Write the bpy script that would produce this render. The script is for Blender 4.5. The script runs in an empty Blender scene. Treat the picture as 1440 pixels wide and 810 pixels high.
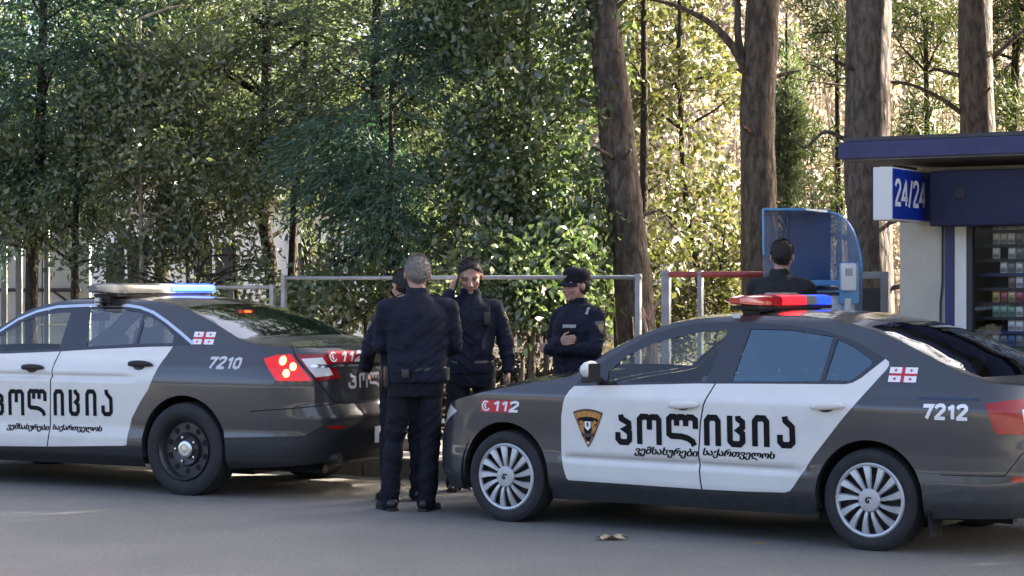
import bpy, bmesh, math, random
import numpy as np
from mathutils import Vector, Matrix, geometry, noise
# ---------------------------------------------------------------- camera, sky, sun, exposure
SC = bpy.context.scene
COL = SC.collection
R = math.radians
cam_data = bpy.data.cameras.new('camera')
cam_data.sensor_width = 36.0
cam_data.lens = 36.0 * 2900 / 1440
cam_data.clip_end = 2000
cam = bpy.data.objects.new('camera', cam_data)
COL.objects.link(cam)
cam.location = (0, 0, 1.6)
cam.rotation_euler = (R(90 - 0.06), 0, 0)
SC.camera = cam

SUN_AZ, SUN_EL = R(66), R(27)          # azimuth clockwise from +Y (towards +X)
SUN_DIR = Vector((math.sin(SUN_AZ) * math.cos(SUN_EL), math.cos(SUN_AZ) * math.cos(SUN_EL), math.sin(SUN_EL)))
world = bpy.data.worlds.new('World')
SC.world = world
world.use_nodes = True
wn = world.node_tree
sky = wn.nodes.new('ShaderNodeTexSky')
sky.sky_type = 'NISHITA'
sky.sun_disc = False
sky.sun_elevation = SUN_EL
sky.sun_rotation = SUN_AZ
sky.air_density = 0.5
sky.dust_density = 6.0
sky.ozone_density = 0.0
wn.links.new(sky.outputs[0], wn.nodes['Background'].inputs[0])
wn.nodes['Background'].inputs[1].default_value = 0.086
sun_data = bpy.data.lights.new('sun', 'SUN')
sun_data.energy = 4.6
sun_data.angle = R(0.6)
sun_data.color = (1.0, 0.91, 0.78)
sun = bpy.data.objects.new('sun', sun_data)
COL.objects.link(sun)
sun.rotation_euler = SUN_DIR.to_track_quat('Z', 'Y').to_euler()
sun.location = SUN_DIR * 60
SC.view_settings.view_transform = 'Standard'
SC.view_settings.look = 'None'
SC.view_settings.gamma = 1.0
SC.view_settings.exposure = 3.4
SC.render.engine = 'CYCLES'
SC.cycles.use_denoising = True
SC.cycles.max_bounces = 8
SC.cycles.transparent_max_bounces = 16
SC.cycles.caustics_reflective = False
SC.cycles.caustics_refractive = False
SC.cycles.sample_clamp_indirect = 6.0

# ---------------------------------------------------------------- helpers
def sstep(a, b, x):
    t = np.clip((x - a) / (b - a), 0, 1); return t * t * (3 - 2 * t)

def tag(o, label=None, cat=None, group=None, kind=None):
    if label: o['label'] = label
    if cat: o['category'] = cat
    if group: o['group'] = group
    if kind: o['kind'] = kind
    return o

def empty(name, loc=(0, 0, 0), rz=0.0):
    o = bpy.data.objects.new(name, None)
    o.empty_display_size = 0.2
    COL.objects.link(o)
    o.location = loc
    o.rotation_euler = (0, 0, rz)
    return o

def mesh_obj(name, verts, faces, mat, parent=None, smooth=False, fmats=None, normals=None):
    me = bpy.data.meshes.new(name)
    me.from_pydata([tuple(map(float, v)) for v in verts], [], [tuple(map(int, f)) for f in faces])
    mats = mat if isinstance(mat, (list, tuple)) else [mat]
    for m in mats:
        me.materials.append(m)
    if fmats is not None:
        me.polygons.foreach_set('material_index', np.array(fmats, dtype=np.int32))
    if smooth:
        me.polygons.foreach_set('use_smooth', np.ones(len(me.polygons), dtype=bool))
    me.update()
    if normals is not None:
        me.normals_split_custom_set_from_vertices([tuple(map(float, n)) for n in normals])
    o = bpy.data.objects.new(name, me)
    COL.objects.link(o)
    if parent is not None:
        o.parent = parent
    return o

class MB:
    """collects simple solids into one mesh"""
    def __init__(self):
        self.v, self.f, self.m = [], [], []
    def add(self, verts, faces, mi=0, M=None):
        b = len(self.v)
        for p in verts:
            self.v.append(tuple(M @ Vector(p)) if M is not None else tuple(p))
        for f in faces:
            self.f.append(tuple(i + b for i in f)); self.m.append(mi)
        return self
    def box(self, c, s, mi=0, M=None, bev=0.0):
        x, y, z = s[0] / 2, s[1] / 2, s[2] / 2
        if bev <= 0:
            vs = [(c[0] + i * x, c[1] + j * y, c[2] + k * z) for i in (-1, 1) for j in (-1, 1) for k in (-1, 1)]
            fs = [(0, 1, 3, 2), (4, 6, 7, 5), (0, 4, 5, 1), (2, 3, 7, 6), (0, 2, 6, 4), (1, 5, 7, 3)]
            return self.add(vs, fs, mi, M)
        bm = bmesh.new()
        bmesh.ops.create_cube(bm, size=1.0)
        bmesh.ops.scale(bm, vec=s, verts=bm.verts)
        bmesh.ops.bevel(bm, geom=list(bm.edges), offset=min(bev, min(s) * .45), segments=2, affect='EDGES', profile=.6)
        bmesh.ops.translate(bm, vec=c, verts=bm.verts)
        bm.verts.index_update()
        self.add([v.co[:] for v in bm.verts], [[v.index for v in f.verts] for f in bm.faces], mi, M)
        bm.free()
        return self
    def tube(self, pts, rad, n=8, mi=0, M=None, caps=True):
        pts = [Vector(p) for p in pts]
        if not isinstance(rad, (list, tuple, np.ndarray)): rad = [rad] * len(pts)
        vs, fs = [], []
        up = Vector((0, 0, 1))
        prev = None
        for i, p in enumerate(pts):
            d = (pts[min(i + 1, len(pts) - 1)] - pts[max(i - 1, 0)]).normalized()
            if prev is None:
                a = d.orthogonal().normalized()
            else:
                a = (prev - d * prev.dot(d)).normalized()
            prev = a
            b = d.cross(a)
            for k in range(n):
                t = 2 * math.pi * k / n
                vs.append(p + (a * math.cos(t) + b * math.sin(t)) * rad[i])
        for i in range(len(pts) - 1):
            for k in range(n):
                q = (k + 1) % n
                fs.append((i * n + k, i * n + q, (i + 1) * n + q, (i + 1) * n + k))
        if caps:
            fs.append(tuple(range(n - 1, -1, -1)))
            fs.append(tuple((len(pts) - 1) * n + k for k in range(n)))
        return self.add(vs, fs, mi, M)
    def lathe(self, prof, n=32, axis='Z', c=(0, 0, 0), mi=0, M=None, closed=False):
        """prof: list of (r, h); revolved about axis through c"""
        vs, fs = [], []
        for r, h in prof:
            for k in range(n):
                t = 2 * math.pi * k / n
                a, b = r * math.cos(t), r * math.sin(t)
                if axis == 'Z': p = (c[0] + a, c[1] + b, c[2] + h)
                elif axis == 'Y': p = (c[0] + b, c[1] + h, c[2] + a)
                else: p = (c[0] + h, c[1] + a, c[2] + b)
                vs.append(p)
        m = len(prof)
        for i in range(m if closed else m - 1):
            j = (i + 1) % m
            for k in range(n):
                q = (k + 1) % n
                fs.append((i * n + k, i * n + q, j * n + q, j * n + k))
        if not closed:
            if prof[0][0] > 1e-5: fs.append(tuple(range(n - 1, -1, -1)))
            if prof[-1][0] > 1e-5: fs.append(tuple((m - 1) * n + k for k in range(n)))
        return self.add(vs, fs, mi, M)
    def prism(self, poly, h0, h1, axis='Z', mi=0, M=None):
        """extrude a 2-D polygon; axis Z: (x,y), axis Y: (x,z), axis X: (y,z)"""
        n = len(poly)
        def P(p, h):
            return (p[0], p[1], h) if axis == 'Z' else ((p[0], h, p[1]) if axis == 'Y' else (h, p[0], p[1]))
        vs = [P(p, h0) for p in poly] + [P(p, h1) for p in poly]
        fs = [tuple(range(n - 1, -1, -1)), tuple(range(n, 2 * n))]
        for i in range(n):
            j = (i + 1) % n
            fs.append((i, j, n + j, n + i))
        return self.add(vs, fs, mi, M)
    def build(self, name, mat, parent=None, smooth=False, auto=None):
        o = mesh_obj(name, self.v, self.f, mat, parent, smooth, self.m)
        bm = bmesh.new(); bm.from_mesh(o.data)
        bmesh.ops.recalc_face_normals(bm, faces=bm.faces)
        if auto is not None:
            for f in bm.faces: f.smooth = True
            for e in bm.edges:
                if len(e.link_faces) == 2 and e.calc_face_angle(0) > R(auto): e.smooth = False
        bm.to_mesh(o.data); bm.free()
        return o

# ---------------------------------------------------------------- materials
def _set(b, name, v):
    if name in b.inputs: b.inputs[name].default_value = v

def mat(name, col, rough=.6, metal=0.0, var=0.0, vscale=8.0, bump=0.0, bscale=60.0, coat=0.0, emit=None, estr=0.0, spec=.5, rvar=0.0, col2=None, detail=4):
    m = bpy.data.materials.new(name)
    m.use_nodes = True
    nt = m.node_tree
    b = nt.nodes['Principled BSDF']
    c = (*col, 1)
    _set(b, 'Base Color', c); _set(b, 'Roughness', rough); _set(b, 'Metallic', metal)
    _set(b, 'Coat Weight', coat); _set(b, 'Coat Roughness', .05); _set(b, 'Specular IOR Level', spec)
    if emit is not None:
        _set(b, 'Emission Color', (*emit, 1)); _set(b, 'Emission Strength', estr)
    if var or bump or rvar:
        tc = nt.nodes.new('ShaderNodeTexCoord')
    if var or rvar:
        nz = nt.nodes.new('ShaderNodeTexNoise'); nz.inputs['Scale'].default_value = vscale; nz.inputs['Detail'].default_value = detail
        nt.links.new(tc.outputs['Object'], nz.inputs['Vector'])
    if var:
        mx = nt.nodes.new('ShaderNodeMixRGB')
        a2 = col2 if col2 else tuple(x * (1 - var) for x in col)
        a1 = col if col2 else tuple(min(1, x * (1 + var)) for x in col)
        mx.inputs[1].default_value = (*a2, 1); mx.inputs[2].default_value = (*a1, 1)
        rp = nt.nodes.new('ShaderNodeMapRange'); rp.inputs['From Min'].default_value = .3; rp.inputs['From Max'].default_value = .7
        nt.links.new(nz.outputs['Fac'], rp.inputs['Value'])
        nt.links.new(rp.outputs[0], mx.inputs[0]); nt.links.new(mx.outputs[0], b.inputs['Base Color'])
    if rvar:
        mr = nt.nodes.new('ShaderNodeMapRange'); mr.inputs['To Min'].default_value = max(0, rough - rvar); mr.inputs['To Max'].default_value = min(1, rough + rvar)
        nt.links.new(nz.outputs['Fac'], mr.inputs['Value']); nt.links.new(mr.outputs[0], b.inputs['Roughness'])
    if bump:
        n2 = nt.nodes.new('ShaderNodeTexNoise'); n2.inputs['Scale'].default_value = bscale; n2.inputs['Detail'].default_value = 5
        nt.links.new(tc.outputs['Object'], n2.inputs['Vector'])
        bp = nt.nodes.new('ShaderNodeBump'); bp.inputs['Strength'].default_value = bump; bp.inputs['Distance'].default_value = .02
        nt.links.new(n2.outputs['Fac'], bp.inputs['Height']); nt.links.new(bp.outputs[0], b.inputs['Normal'])
    return m

def leaf_mat(name, cols, trans, rough=.35, tcol=None, spec=.5):
    """per-leaf random colour between the given stops, with light passing through"""
    m = bpy.data.materials.new(name); m.use_nodes = True
    nt = m.node_tree; b = nt.nodes['Principled BSDF']
    g = nt.nodes.new('ShaderNodeNewGeometry')
    cr = nt.nodes.new('ShaderNodeValToRGB'); el = cr.color_ramp.elements
    n = len(cols)
    el[0].position = 0; el[0].color = (*cols[0], 1); el[1].position = 1; el[1].color = (*cols[-1], 1)
    for i in range(1, n - 1):
        e = el.new(i / (n - 1)); e.color = (*cols[i], 1)
    nt.links.new(g.outputs['Random Per Island'], cr.inputs[0])
    nt.links.new(cr.outputs[0], b.inputs['Base Color'])
    _set(b, 'Roughness', rough); _set(b, 'Specular IOR Level', spec)
    tl = nt.nodes.new('ShaderNodeBsdfTranslucent')
    mx = nt.nodes.new('ShaderNodeMixRGB'); mx.blend_type = 'MULTIPLY'; mx.inputs[0].default_value = 1
    mx.inputs[2].default_value = (*(tcol or (1.6, 1.9, .7)), 1)
    nt.links.new(cr.outputs[0], mx.inputs[1]); nt.links.new(mx.outputs[0], tl.inputs[0])
    ms = nt.nodes.new('ShaderNodeMixShader'); ms.inputs[0].default_value = trans
    nt.links.new(b.outputs[0], ms.inputs[1]); nt.links.new(tl.outputs[0], ms.inputs[2])
    nt.links.new(ms.outputs[0], nt.nodes['Material Output'].inputs['Surface'])
    return m

def glass_mat(name, tint, refl=.9, rough=.02, f0=.08):
    m = bpy.data.materials.new(name); m.use_nodes = True
    nt = m.node_tree; nt.nodes.remove(nt.nodes['Principled BSDF'])
    t = nt.nodes.new('ShaderNodeBsdfTransparent'); t.inputs[0].default_value = (*tint, 1)
    g = nt.nodes.new('ShaderNodeBsdfGlossy'); g.inputs['Roughness'].default_value = rough; g.inputs[0].default_value = (*refl, 1) if isinstance(refl, tuple) else (refl, refl, refl, 1)
    ge = nt.nodes.new('ShaderNodeNewGeometry'); dt = nt.nodes.new('ShaderNodeVectorMath'); dt.operation = 'DOT_PRODUCT'
    nt.links.new(ge.outputs['Normal'], dt.inputs[0]); nt.links.new(ge.outputs['Incoming'], dt.inputs[1])
    def mth(op, a, b=None):
        n = nt.nodes.new('ShaderNodeMath'); n.operation = op
        for i, q in enumerate((a, b)):
            if q is None: continue
            if isinstance(q, (int, float)): n.inputs[i].default_value = q
            else: nt.links.new(q, n.inputs[i])
        return n.outputs[0]
    # Schlick's reflectance, the same from both sides of a thin pane
    k = mth('MULTIPLY_ADD', mth('POWER', mth('SUBTRACT', 1.0, mth('ABSOLUTE', dt.outputs['Value'])), 5.0), 1 - f0); k.node.inputs[2].default_value = f0
    ms = nt.nodes.new('ShaderNodeMixShader')
    nt.links.new(k, ms.inputs[0]); nt.links.new(t.outputs[0], ms.inputs[1]); nt.links.new(g.outputs[0], ms.inputs[2])
    nt.links.new(ms.outputs[0], nt.nodes['Material Output'].inputs['Surface'])
    return m

def text_mesh(s, size=1.0, bold=0.0, shear=0.0, spacing=1.0):
    """a string as flat triangles, normalised: x from 0, width w, cap height 1"""
    cu = bpy.data.curves.new('lettering', 'FONT')
    cu.body = s; cu.size = size; cu.offset = bold; cu.shear = shear; cu.space_character = spacing
    cu.resolution_u = 3
    ob = bpy.data.objects.new('lettering', cu); COL.objects.link(ob)
    dg = bpy.context.evaluated_depsgraph_get(); dg.update()
    me = ob.evaluated_get(dg).to_mesh()
    me.calc_loop_triangles()
    v = np.array([x.co[:2] for x in me.vertices]); f = [tuple(t.vertices) for t in me.loop_triangles]
    bpy.data.objects.remove(ob); bpy.data.curves.remove(cu)
    v -= v.min(0); w, h = v.max(0)
    return v, f, w, h

def ribbon(path, w):
    """a polyline as a mitred ribbon of width w (2-D verts, quads)"""
    P = [np.array(p, float) for p in path]; vs, fs = [], []
    for i, p in enumerate(P):
        d0 = P[i] - P[i - 1] if i > 0 else P[1] - P[0]
        d1 = P[i + 1] - P[i] if i < len(P) - 1 else P[-1] - P[-2]
        d0 = d0 / np.linalg.norm(d0); d1 = d1 / np.linalg.norm(d1)
        n0 = np.array([-d0[1], d0[0]]); n1 = np.array([-d1[1], d1[0]])
        m = n0 + n1; m /= max(1e-6, np.linalg.norm(m)); k = 1 / max(.45, m.dot(n0))
        vs += [p + m * w / 2 * k, p - m * w / 2 * k]
    for i in range(len(P) - 1):
        fs.append((2 * i, 2 * i + 1, 2 * i + 3, 2 * i + 2))
    return vs, fs

DIG = {'2': [[(.10, .76), (.16, .92), (.32, 1.0), (.50, .98), (.60, .86), (.60, .70), (.12, .10), (.12, .05), (.66, .05)]],
 '4': [[(.66, .28), (.06, .28), (.48, .98), (.50, .98)], [(.49, 1.0), (.49, 0)]], '/': [[(.05, -.05), (.38, 1.05)]],
 '7': [[(.06, .93), (.62, .93), (.28, 0)]], '1': [[(.10, .74), (.34, .94), (.36, .94)], [(.36, 1.0), (.36, 0)]],
 '0': [[(.34, .05), (.14, .16), (.09, .5), (.14, .84), (.34, .95), (.54, .84), (.59, .5), (.54, .16), (.34, .05), (.33, .05)]]}
def digits(s, w, h, lw, adv=None):
    """digits as strokes filling w x h"""
    wd = {'/': .46, '1': .56}; tot = sum(wd.get(c, .76) for c in s); k = w / tot
    vs, fs, x = [], [], 0
    for c in s:
        for pa in DIG[c]:
            pp = [np.array(((x + a) * k, b_ * h)) for a, b_ in pa]
            pp = [p + (q - p) * t for p, q in zip(pp[:-1], pp[1:]) for t in (0, .25, .5, .75)] + [pp[-1]]
            v, f = ribbon(pp, lw); o = len(vs)
            vs += [tuple(q) for q in v]; fs += [tuple(i + o for i in q) for q in f]
        x += wd.get(c, .76)
    return vs, fs
# ---------------------------------------------------------------- ground, road, kerb, pavement
def PX(px, Y): return (px - 720) / 2900 * Y
def PZ(py, Y): return 1.6 - (py - 402) / 2900 * Y
RD = R(31); RC, RS = math.cos(RD), math.sin(RD)
def road(a, n): return (a * RC + n * RS, -a * RS + n * RC)   # a to the right along the kerb, n across it, away from the camera
KN = 14.2

def ground_mat(name, c1, c2, c3, scale, rough=.9, bump=.25, bscale=40, patch=.35):
    m = bpy.data.materials.new(name); m.use_nodes = True
    nt = m.node_tree; b = nt.nodes['Principled BSDF']; _set(b, 'Roughness', rough); _set(b, 'Specular IOR Level', .3)
    tc = nt.nodes.new('ShaderNodeTexCoord')
    def nz(s, d=5, r=.6):
        n = nt.nodes.new('ShaderNodeTexNoise'); n.inputs['Scale'].default_value = s; n.inputs['Detail'].default_value = d; n.inputs['Roughness'].default_value = r
        nt.links.new(tc.outputs['Object'], n.inputs['Vector']); return n
    a, f, g = nz(scale), nz(scale * 40, 3, .8), nz(scale * .23, 3)
    cr = nt.nodes.new('ShaderNodeValToRGB'); e = cr.color_ramp.elements
    e[0].position = .32; e[0].color = (*c1, 1); e[1].position = .68; e[1].color = (*c2, 1)
    nt.links.new(a.outputs['Fac'], cr.inputs[0])
    m1 = nt.nodes.new('ShaderNodeMixRGB'); m1.inputs[2].default_value = (*c3, 1)
    r1 = nt.nodes.new('ShaderNodeMapRange'); r1.inputs['From Min'].default_value = .5; r1.inputs['From Max'].default_value = .7; r1.inputs['To Max'].default_value = patch
    nt.links.new(g.outputs['Fac'], r1.inputs['Value']); nt.links.new(r1.outputs[0], m1.inputs[0]); nt.links.new(cr.outputs[0], m1.inputs[1])
    m2 = nt.nodes.new('ShaderNodeMixRGB'); m2.blend_type = 'MULTIPLY'; m2.inputs[0].default_value = .6
    r2 = nt.nodes.new('ShaderNodeMapRange'); r2.inputs['From Min'].default_value = .3; r2.inputs['From Max'].default_value = .7; r2.inputs['To Min'].default_value = .55; r2.inputs['To Max'].default_value = 1.35
    nt.links.new(f.outputs['Fac'], r2.inputs['Value']); nt.links.new(m1.outputs[0], m2.inputs[1]); nt.links.new(r2.outputs[0], m2.inputs[2])
    nt.links.new(m2.outputs[0], b.inputs['Base Color'])
    h = nz(bscale, 6, .7); bp = nt.nodes.new('ShaderNodeBump'); bp.inputs['Strength'].default_value = bump; bp.inputs['Distance'].default_value = .02
    nt.links.new(h.outputs['Fac'], bp.inputs['Height']); nt.links.new(bp.outputs[0], b.inputs['Normal'])
    return m
EM = dict(
 asphalt=ground_mat('worn_asphalt', (.156, .151, .136), (.190, .183, .163), (.136, .132, .120), .9, .82, .35, 90, .6),
 paving=ground_mat('pavement_concrete', (.17, .155, .135), (.24, .215, .18), (.12, .10, .075), 1.4, .9, .25, 50, .6),
 kerb=ground_mat('kerb_concrete', (.24, .23, .21), (.34, .32, .29), (.16, .14, .12), 2.0, .9, .3, 60, .5),
 soil=ground_mat('leaf_strewn_soil', (.055, .042, .028), (.125, .092, .055), (.04, .04, .022), 1.2, .95, .6, 30, .7),
 wall=mat('pale_wall_panel', (.42, .42, .40), .8, var=.12, vscale=1.5, bump=.1, bscale=40),
 plaster=mat('white_plaster', (.78, .78, .78), .8, var=.05, vscale=1.0),
 galv=mat('galvanised_steel', (.24, .245, .245), .55, .25, var=.18, vscale=9),
 postgrey=mat('weathered_post', (.17, .17, .165), .7, var=.15, vscale=6),
 redpaint=mat('red_barrier_paint', (.26, .030, .026), .5, var=.35, vscale=12),
 darkmetal=mat('dark_metal', (.035, .036, .04), .5, .3),
 roofdark=mat('dark_roofing', (.05, .05, .055), .8, var=.2, vscale=4),
 pane=mat('dark_pane', (.03, .035, .04), .08),
)
def sheet(name, quad, z, m, sub=1):
    vs, fs = [], []
    P = [np.array(q, float) for q in quad]
    for j in range(sub + 1):
        for i in range(sub + 1):
            u, v = i / sub, j / sub
            p = (P[0] * (1 - u) + P[1] * u) * (1 - v) + (P[3] * (1 - u) + P[2] * u) * v
            vs.append((p[0], p[1], z))
    for j in range(sub):
        for i in range(sub):
            a = j * (sub + 1) + i; fs.append((a, a + 1, a + sub + 2, a + sub + 1))
    return tag(mesh_obj(name, vs, fs, m), kind='structure')
sheet('road', [road(-160, -120), road(160, -120), road(160, KN + .01), road(-160, KN + .01)], 0.0, EM['asphalt'])
# terrain behind the pavement: level park ground that climbs into a hillside far to the right
def hill(x, y):
    t = float(sstep(48, 120, np.array(y))) * float(sstep(-10, 14, np.array(x)))
    return .135 + 22 * t + .04 * noise.noise(Vector((x * .5, y * .5, 0)))
vs, fs = [], []
xs = np.concatenate([np.linspace(-260, -30, 14), np.linspace(-26, 26, 53), np.linspace(30, 260, 14)])
ys = np.concatenate([np.linspace(0, 50, 51), np.linspace(54, 140, 30), np.linspace(150, 620, 12)])
tn = []
for dn in ys:
    for a in xs:
        x, y = road(a, KN + 1.96 + dn)
        vs.append((x, y, hill(x, y)))
w_ = len(xs)
for j in range(len(ys) - 1):
    for i in range(w_ - 1): fs.append((j * w_ + i, j * w_ + i + 1, (j + 1) * w_ + i + 1, (j + 1) * w_ + i))
tag(mesh_obj('ground', vs, fs, EM['soil'], smooth=True), kind='structure')
b = MB()
M0 = Matrix(((RC, RS, 0, 0), (-RS, RC, 0, 0), (0, 0, 1, 0), (0, 0, 0, 1)))
b.box((0, KN + 1.07, .02), (320, 1.82, .28), M=M0)
tag(b.build('pavement', EM['paving']), kind='structure')
b = MB()
for i in range(-24, 24):
    rr = random.Random(i)
    b.box((i * 1.0 + .5, KN + .08 + rr.uniform(-.006, .006), .03 + rr.uniform(-.006, .004)), (.985, .15, .28), M=M0, bev=.015)
for sd in (-1, 1): b.box((sd * 92, KN + .08, .03), (136, .15, .28), M=M0)
tag(b.build('kerb', EM['kerb']), kind='structure')

# ---------------------------------------------------------------- plants
LM = dict(
 glossy=leaf_mat('glossy_evergreen_leaf', [(0.05, 0.077, 0.035), (0.083, 0.117, 0.05), (0.125, 0.156, 0.075), (0.2, 0.225, 0.138)], .24, .22, (1.3, 1.5, .75), .8),
 olive=leaf_mat('olive_leaf', [(0.065, 0.092, 0.05), (0.107, 0.138, 0.073), (0.169, 0.19, 0.11), (0.24, 0.24, 0.175)], .40, .30, (1.35, 1.5, .7), .7),
 blueconifer=leaf_mat('blue_green_spray', [(0.045, 0.085, 0.062), (0.068, 0.115, 0.083), (0.095, 0.143, 0.098)], .26, .6, (1.0, 1.5, .8), .3),
 darkconifer=leaf_mat('dark_green_spray', [(0.057, 0.083, 0.057), (0.086, 0.117, 0.073), (0.117, 0.13, 0.088), (0.099, 0.135, 0.075)], .30, .6, (1.4, 1.5, .7), .3),
 yellow=leaf_mat('yellow_green_leaf', [(.040, .052, .018), (.075, .085, .028), (.11, .112, .042), (.13, .11, .055)], .35, .45, (1.25, 1.3, .85), .5),
 tan=leaf_mat('dry_tan_leaf', [(.28, .22, .15), (.40, .33, .24), (.50, .43, .33)], .45, .7, (1.1, 1.05, .95), .2),
 pine=leaf_mat('pine_needles', [(.022, .034, .014), (.040, .056, .022), (.065, .076, .034)], .3, .5, (1.4, 1.5, .6), .4),
 thicket=leaf_mat('dark_thicket_leaf', [(.030, .030, .016), (.052, .048, .026), (.075, .062, .036), (.045, .055, .024)], .25, .5, (1.2, 1.2, .7), .3),
 litter=leaf_mat('fallen_leaf', [(.10, .062, .032), (.16, .105, .055), (.22, .16, .085), (.08, .055, .035)], .15, .8, (1.2, 1.1, .8), .2),
)
def bark_mat(name, c1, c2, sc=1.0):
    m = bpy.data.materials.new(name); m.use_nodes = True
    nt = m.node_tree; b = nt.nodes['Principled BSDF']; _set(b, 'Roughness', .92); _set(b, 'Specular IOR Level', .2)
    tc = nt.nodes.new('ShaderNodeTexCoord'); mp = nt.nodes.new('ShaderNodeMapping'); mp.inputs['Scale'].default_value = (12 * sc, 12 * sc, 4.2 * sc)
    nt.links.new(tc.outputs['Object'], mp.inputs[0])
    v = nt.nodes.new('ShaderNodeTexVoronoi'); v.feature = 'DISTANCE_TO_EDGE'; v.inputs['Scale'].default_value = 1.0
    n = nt.nodes.new('ShaderNodeTexNoise'); n.inputs['Scale'].default_value = 1.4; n.inputs['Detail'].default_value = 6; n.inputs['Roughness'].default_value = .7
    nt.links.new(mp.outputs[0], n.inputs['Vector'])
    ad = nt.nodes.new('ShaderNodeMixRGB'); ad.blend_type = 'ADD'; ad.inputs[0].default_value = .5
    nt.links.new(mp.outputs[0], ad.inputs[1]); nt.links.new(n.outputs['Color'], ad.inputs[2]); nt.links.new(ad.outputs[0], v.inputs['Vector'])
    cr = nt.nodes.new('ShaderNodeValToRGB'); e = cr.color_ramp.elements
    e[0].position = 0; e[0].color = tuple(x * .5 for x in c1) + (1,); e[1].position = .32; e[1].color = (*c1, 1)
    nt.links.new(v.outputs['Distance'], cr.inputs[0])
    mx = nt.nodes.new('ShaderNodeMixRGB'); mx.inputs[2].default_value = (*c2, 1); nt.links.new(cr.outputs[0], mx.inputs[1])
    rp = nt.nodes.new('ShaderNodeMapRange'); rp.inputs['From Min'].default_value = .45; rp.inputs['From Max'].default_value = .7; nt.links.new(n.outputs['Fac'], rp.inputs['Value']); nt.links.new(rp.outputs[0], mx.inputs[0])
    nt.links.new(mx.outputs[0], b.inputs['Base Color'])
    ml = nt.nodes.new('ShaderNodeMath'); ml.operation = 'MULTIPLY_ADD'; ml.inputs[1].default_value = 1.5; nt.links.new(v.outputs['Distance'], ml.inputs[0]); nt.links.new(n.outputs['Fac'], ml.inputs[2])
    bp = nt.nodes.new('ShaderNodeBump'); bp.inputs['Strength'].default_value = .9; bp.inputs['Distance'].default_value = .03
    nt.links.new(ml.outputs[0], bp.inputs['Height']); nt.links.new(bp.outputs[0], b.inputs['Normal'])
    return m
BARK = bark_mat('pine_bark', (.105, .082, .066), (.165, .138, .115))
BARKG = bark_mat('grey_bark', (.10, .085, .070), (.15, .13, .11), 1.6)
BARKD = bark_mat('dark_bark', (.045, .036, .028), (.075, .06, .048), 2.0)
BARKT = bark_mat('pale_bark', (.34, .28, .21), (.45, .39, .31), 1.6)

def fast_mesh(name, V, F, m, parent=None):
    """V (n,3), F (k,4) arrays"""
    me = bpy.data.meshes.new(name)
    me.vertices.add(len(V)); me.vertices.foreach_set('co', np.ascontiguousarray(V, np.float32).ravel())
    k = F.shape[1]
    me.loops.add(F.size); me.loops.foreach_set('vertex_index', np.ascontiguousarray(F, np.int32).ravel())
    me.polygons.add(len(F)); me.polygons.foreach_set('loop_start', np.arange(0, F.size, k, dtype=np.int32)); me.polygons.foreach_set('loop_total', np.full(len(F), k, np.int32))
    me.materials.append(m); me.update(calc_edges=True); me.validate()
    o = bpy.data.objects.new(name, me); COL.objects.link(o)
    if parent is not None: o.parent = parent
    return o

def leaves(C, D, rng, L, W, fold=.25, lvar=.5):
    """one folded diamond leaf per row: base C, direction D"""
    n = len(C)
    D = D / (np.linalg.norm(D, axis=1, keepdims=True) + 1e-9)
    rnd = rng.normal(size=(n, 3)); S = np.cross(D, rnd); S /= np.linalg.norm(S, axis=1, keepdims=True) + 1e-9
    N = np.cross(S, D)
    l = (L * (1 + rng.uniform(-lvar, lvar, n)))[:, None]; w = (W * (1 + rng.uniform(-lvar, lvar, n)))[:, None]
    a = C; t = C + D * l - N * l * .12
    p = C + D * l * .45 + S * w * .5 + N * w * fold; q = C + D * l * .45 - S * w * .5 + N * w * fold
    V = np.stack([a, p, t, q], 1).reshape(-1, 3)
    return V, np.arange(n * 4).reshape(-1, 4)

def crown_points(rng, c, r, n, gap=.45, nscale=1.1, shell=.55, zcut=None, seed=0):
    """cluster centres through an ellipsoid's volume, thinned by 3-D noise so that it has clumps and holes"""
    out = []
    off = Vector((seed * 7.3, seed * 3.1, seed * 1.7))
    tries = 0
    while len(out) < n and tries < n * 40:
        tries += 1
        d = rng.normal(size=3); d /= np.linalg.norm(d)
        k = rng.uniform(0, 1) ** (1 / 3)
        if rng.uniform() < shell: k = .7 + .36 * rng.uniform()
        p = np.array(c) + d * k * np.array(r)
        if zcut is not None and p[2] < zcut: continue
        f = noise.noise(Vector(p) * nscale + off) * .5 + .5 + .18 * noise.noise(Vector(p) * nscale * 3.1 + off)
        if f < gap: continue
        out.append(p)
    return np.array(out)

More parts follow.
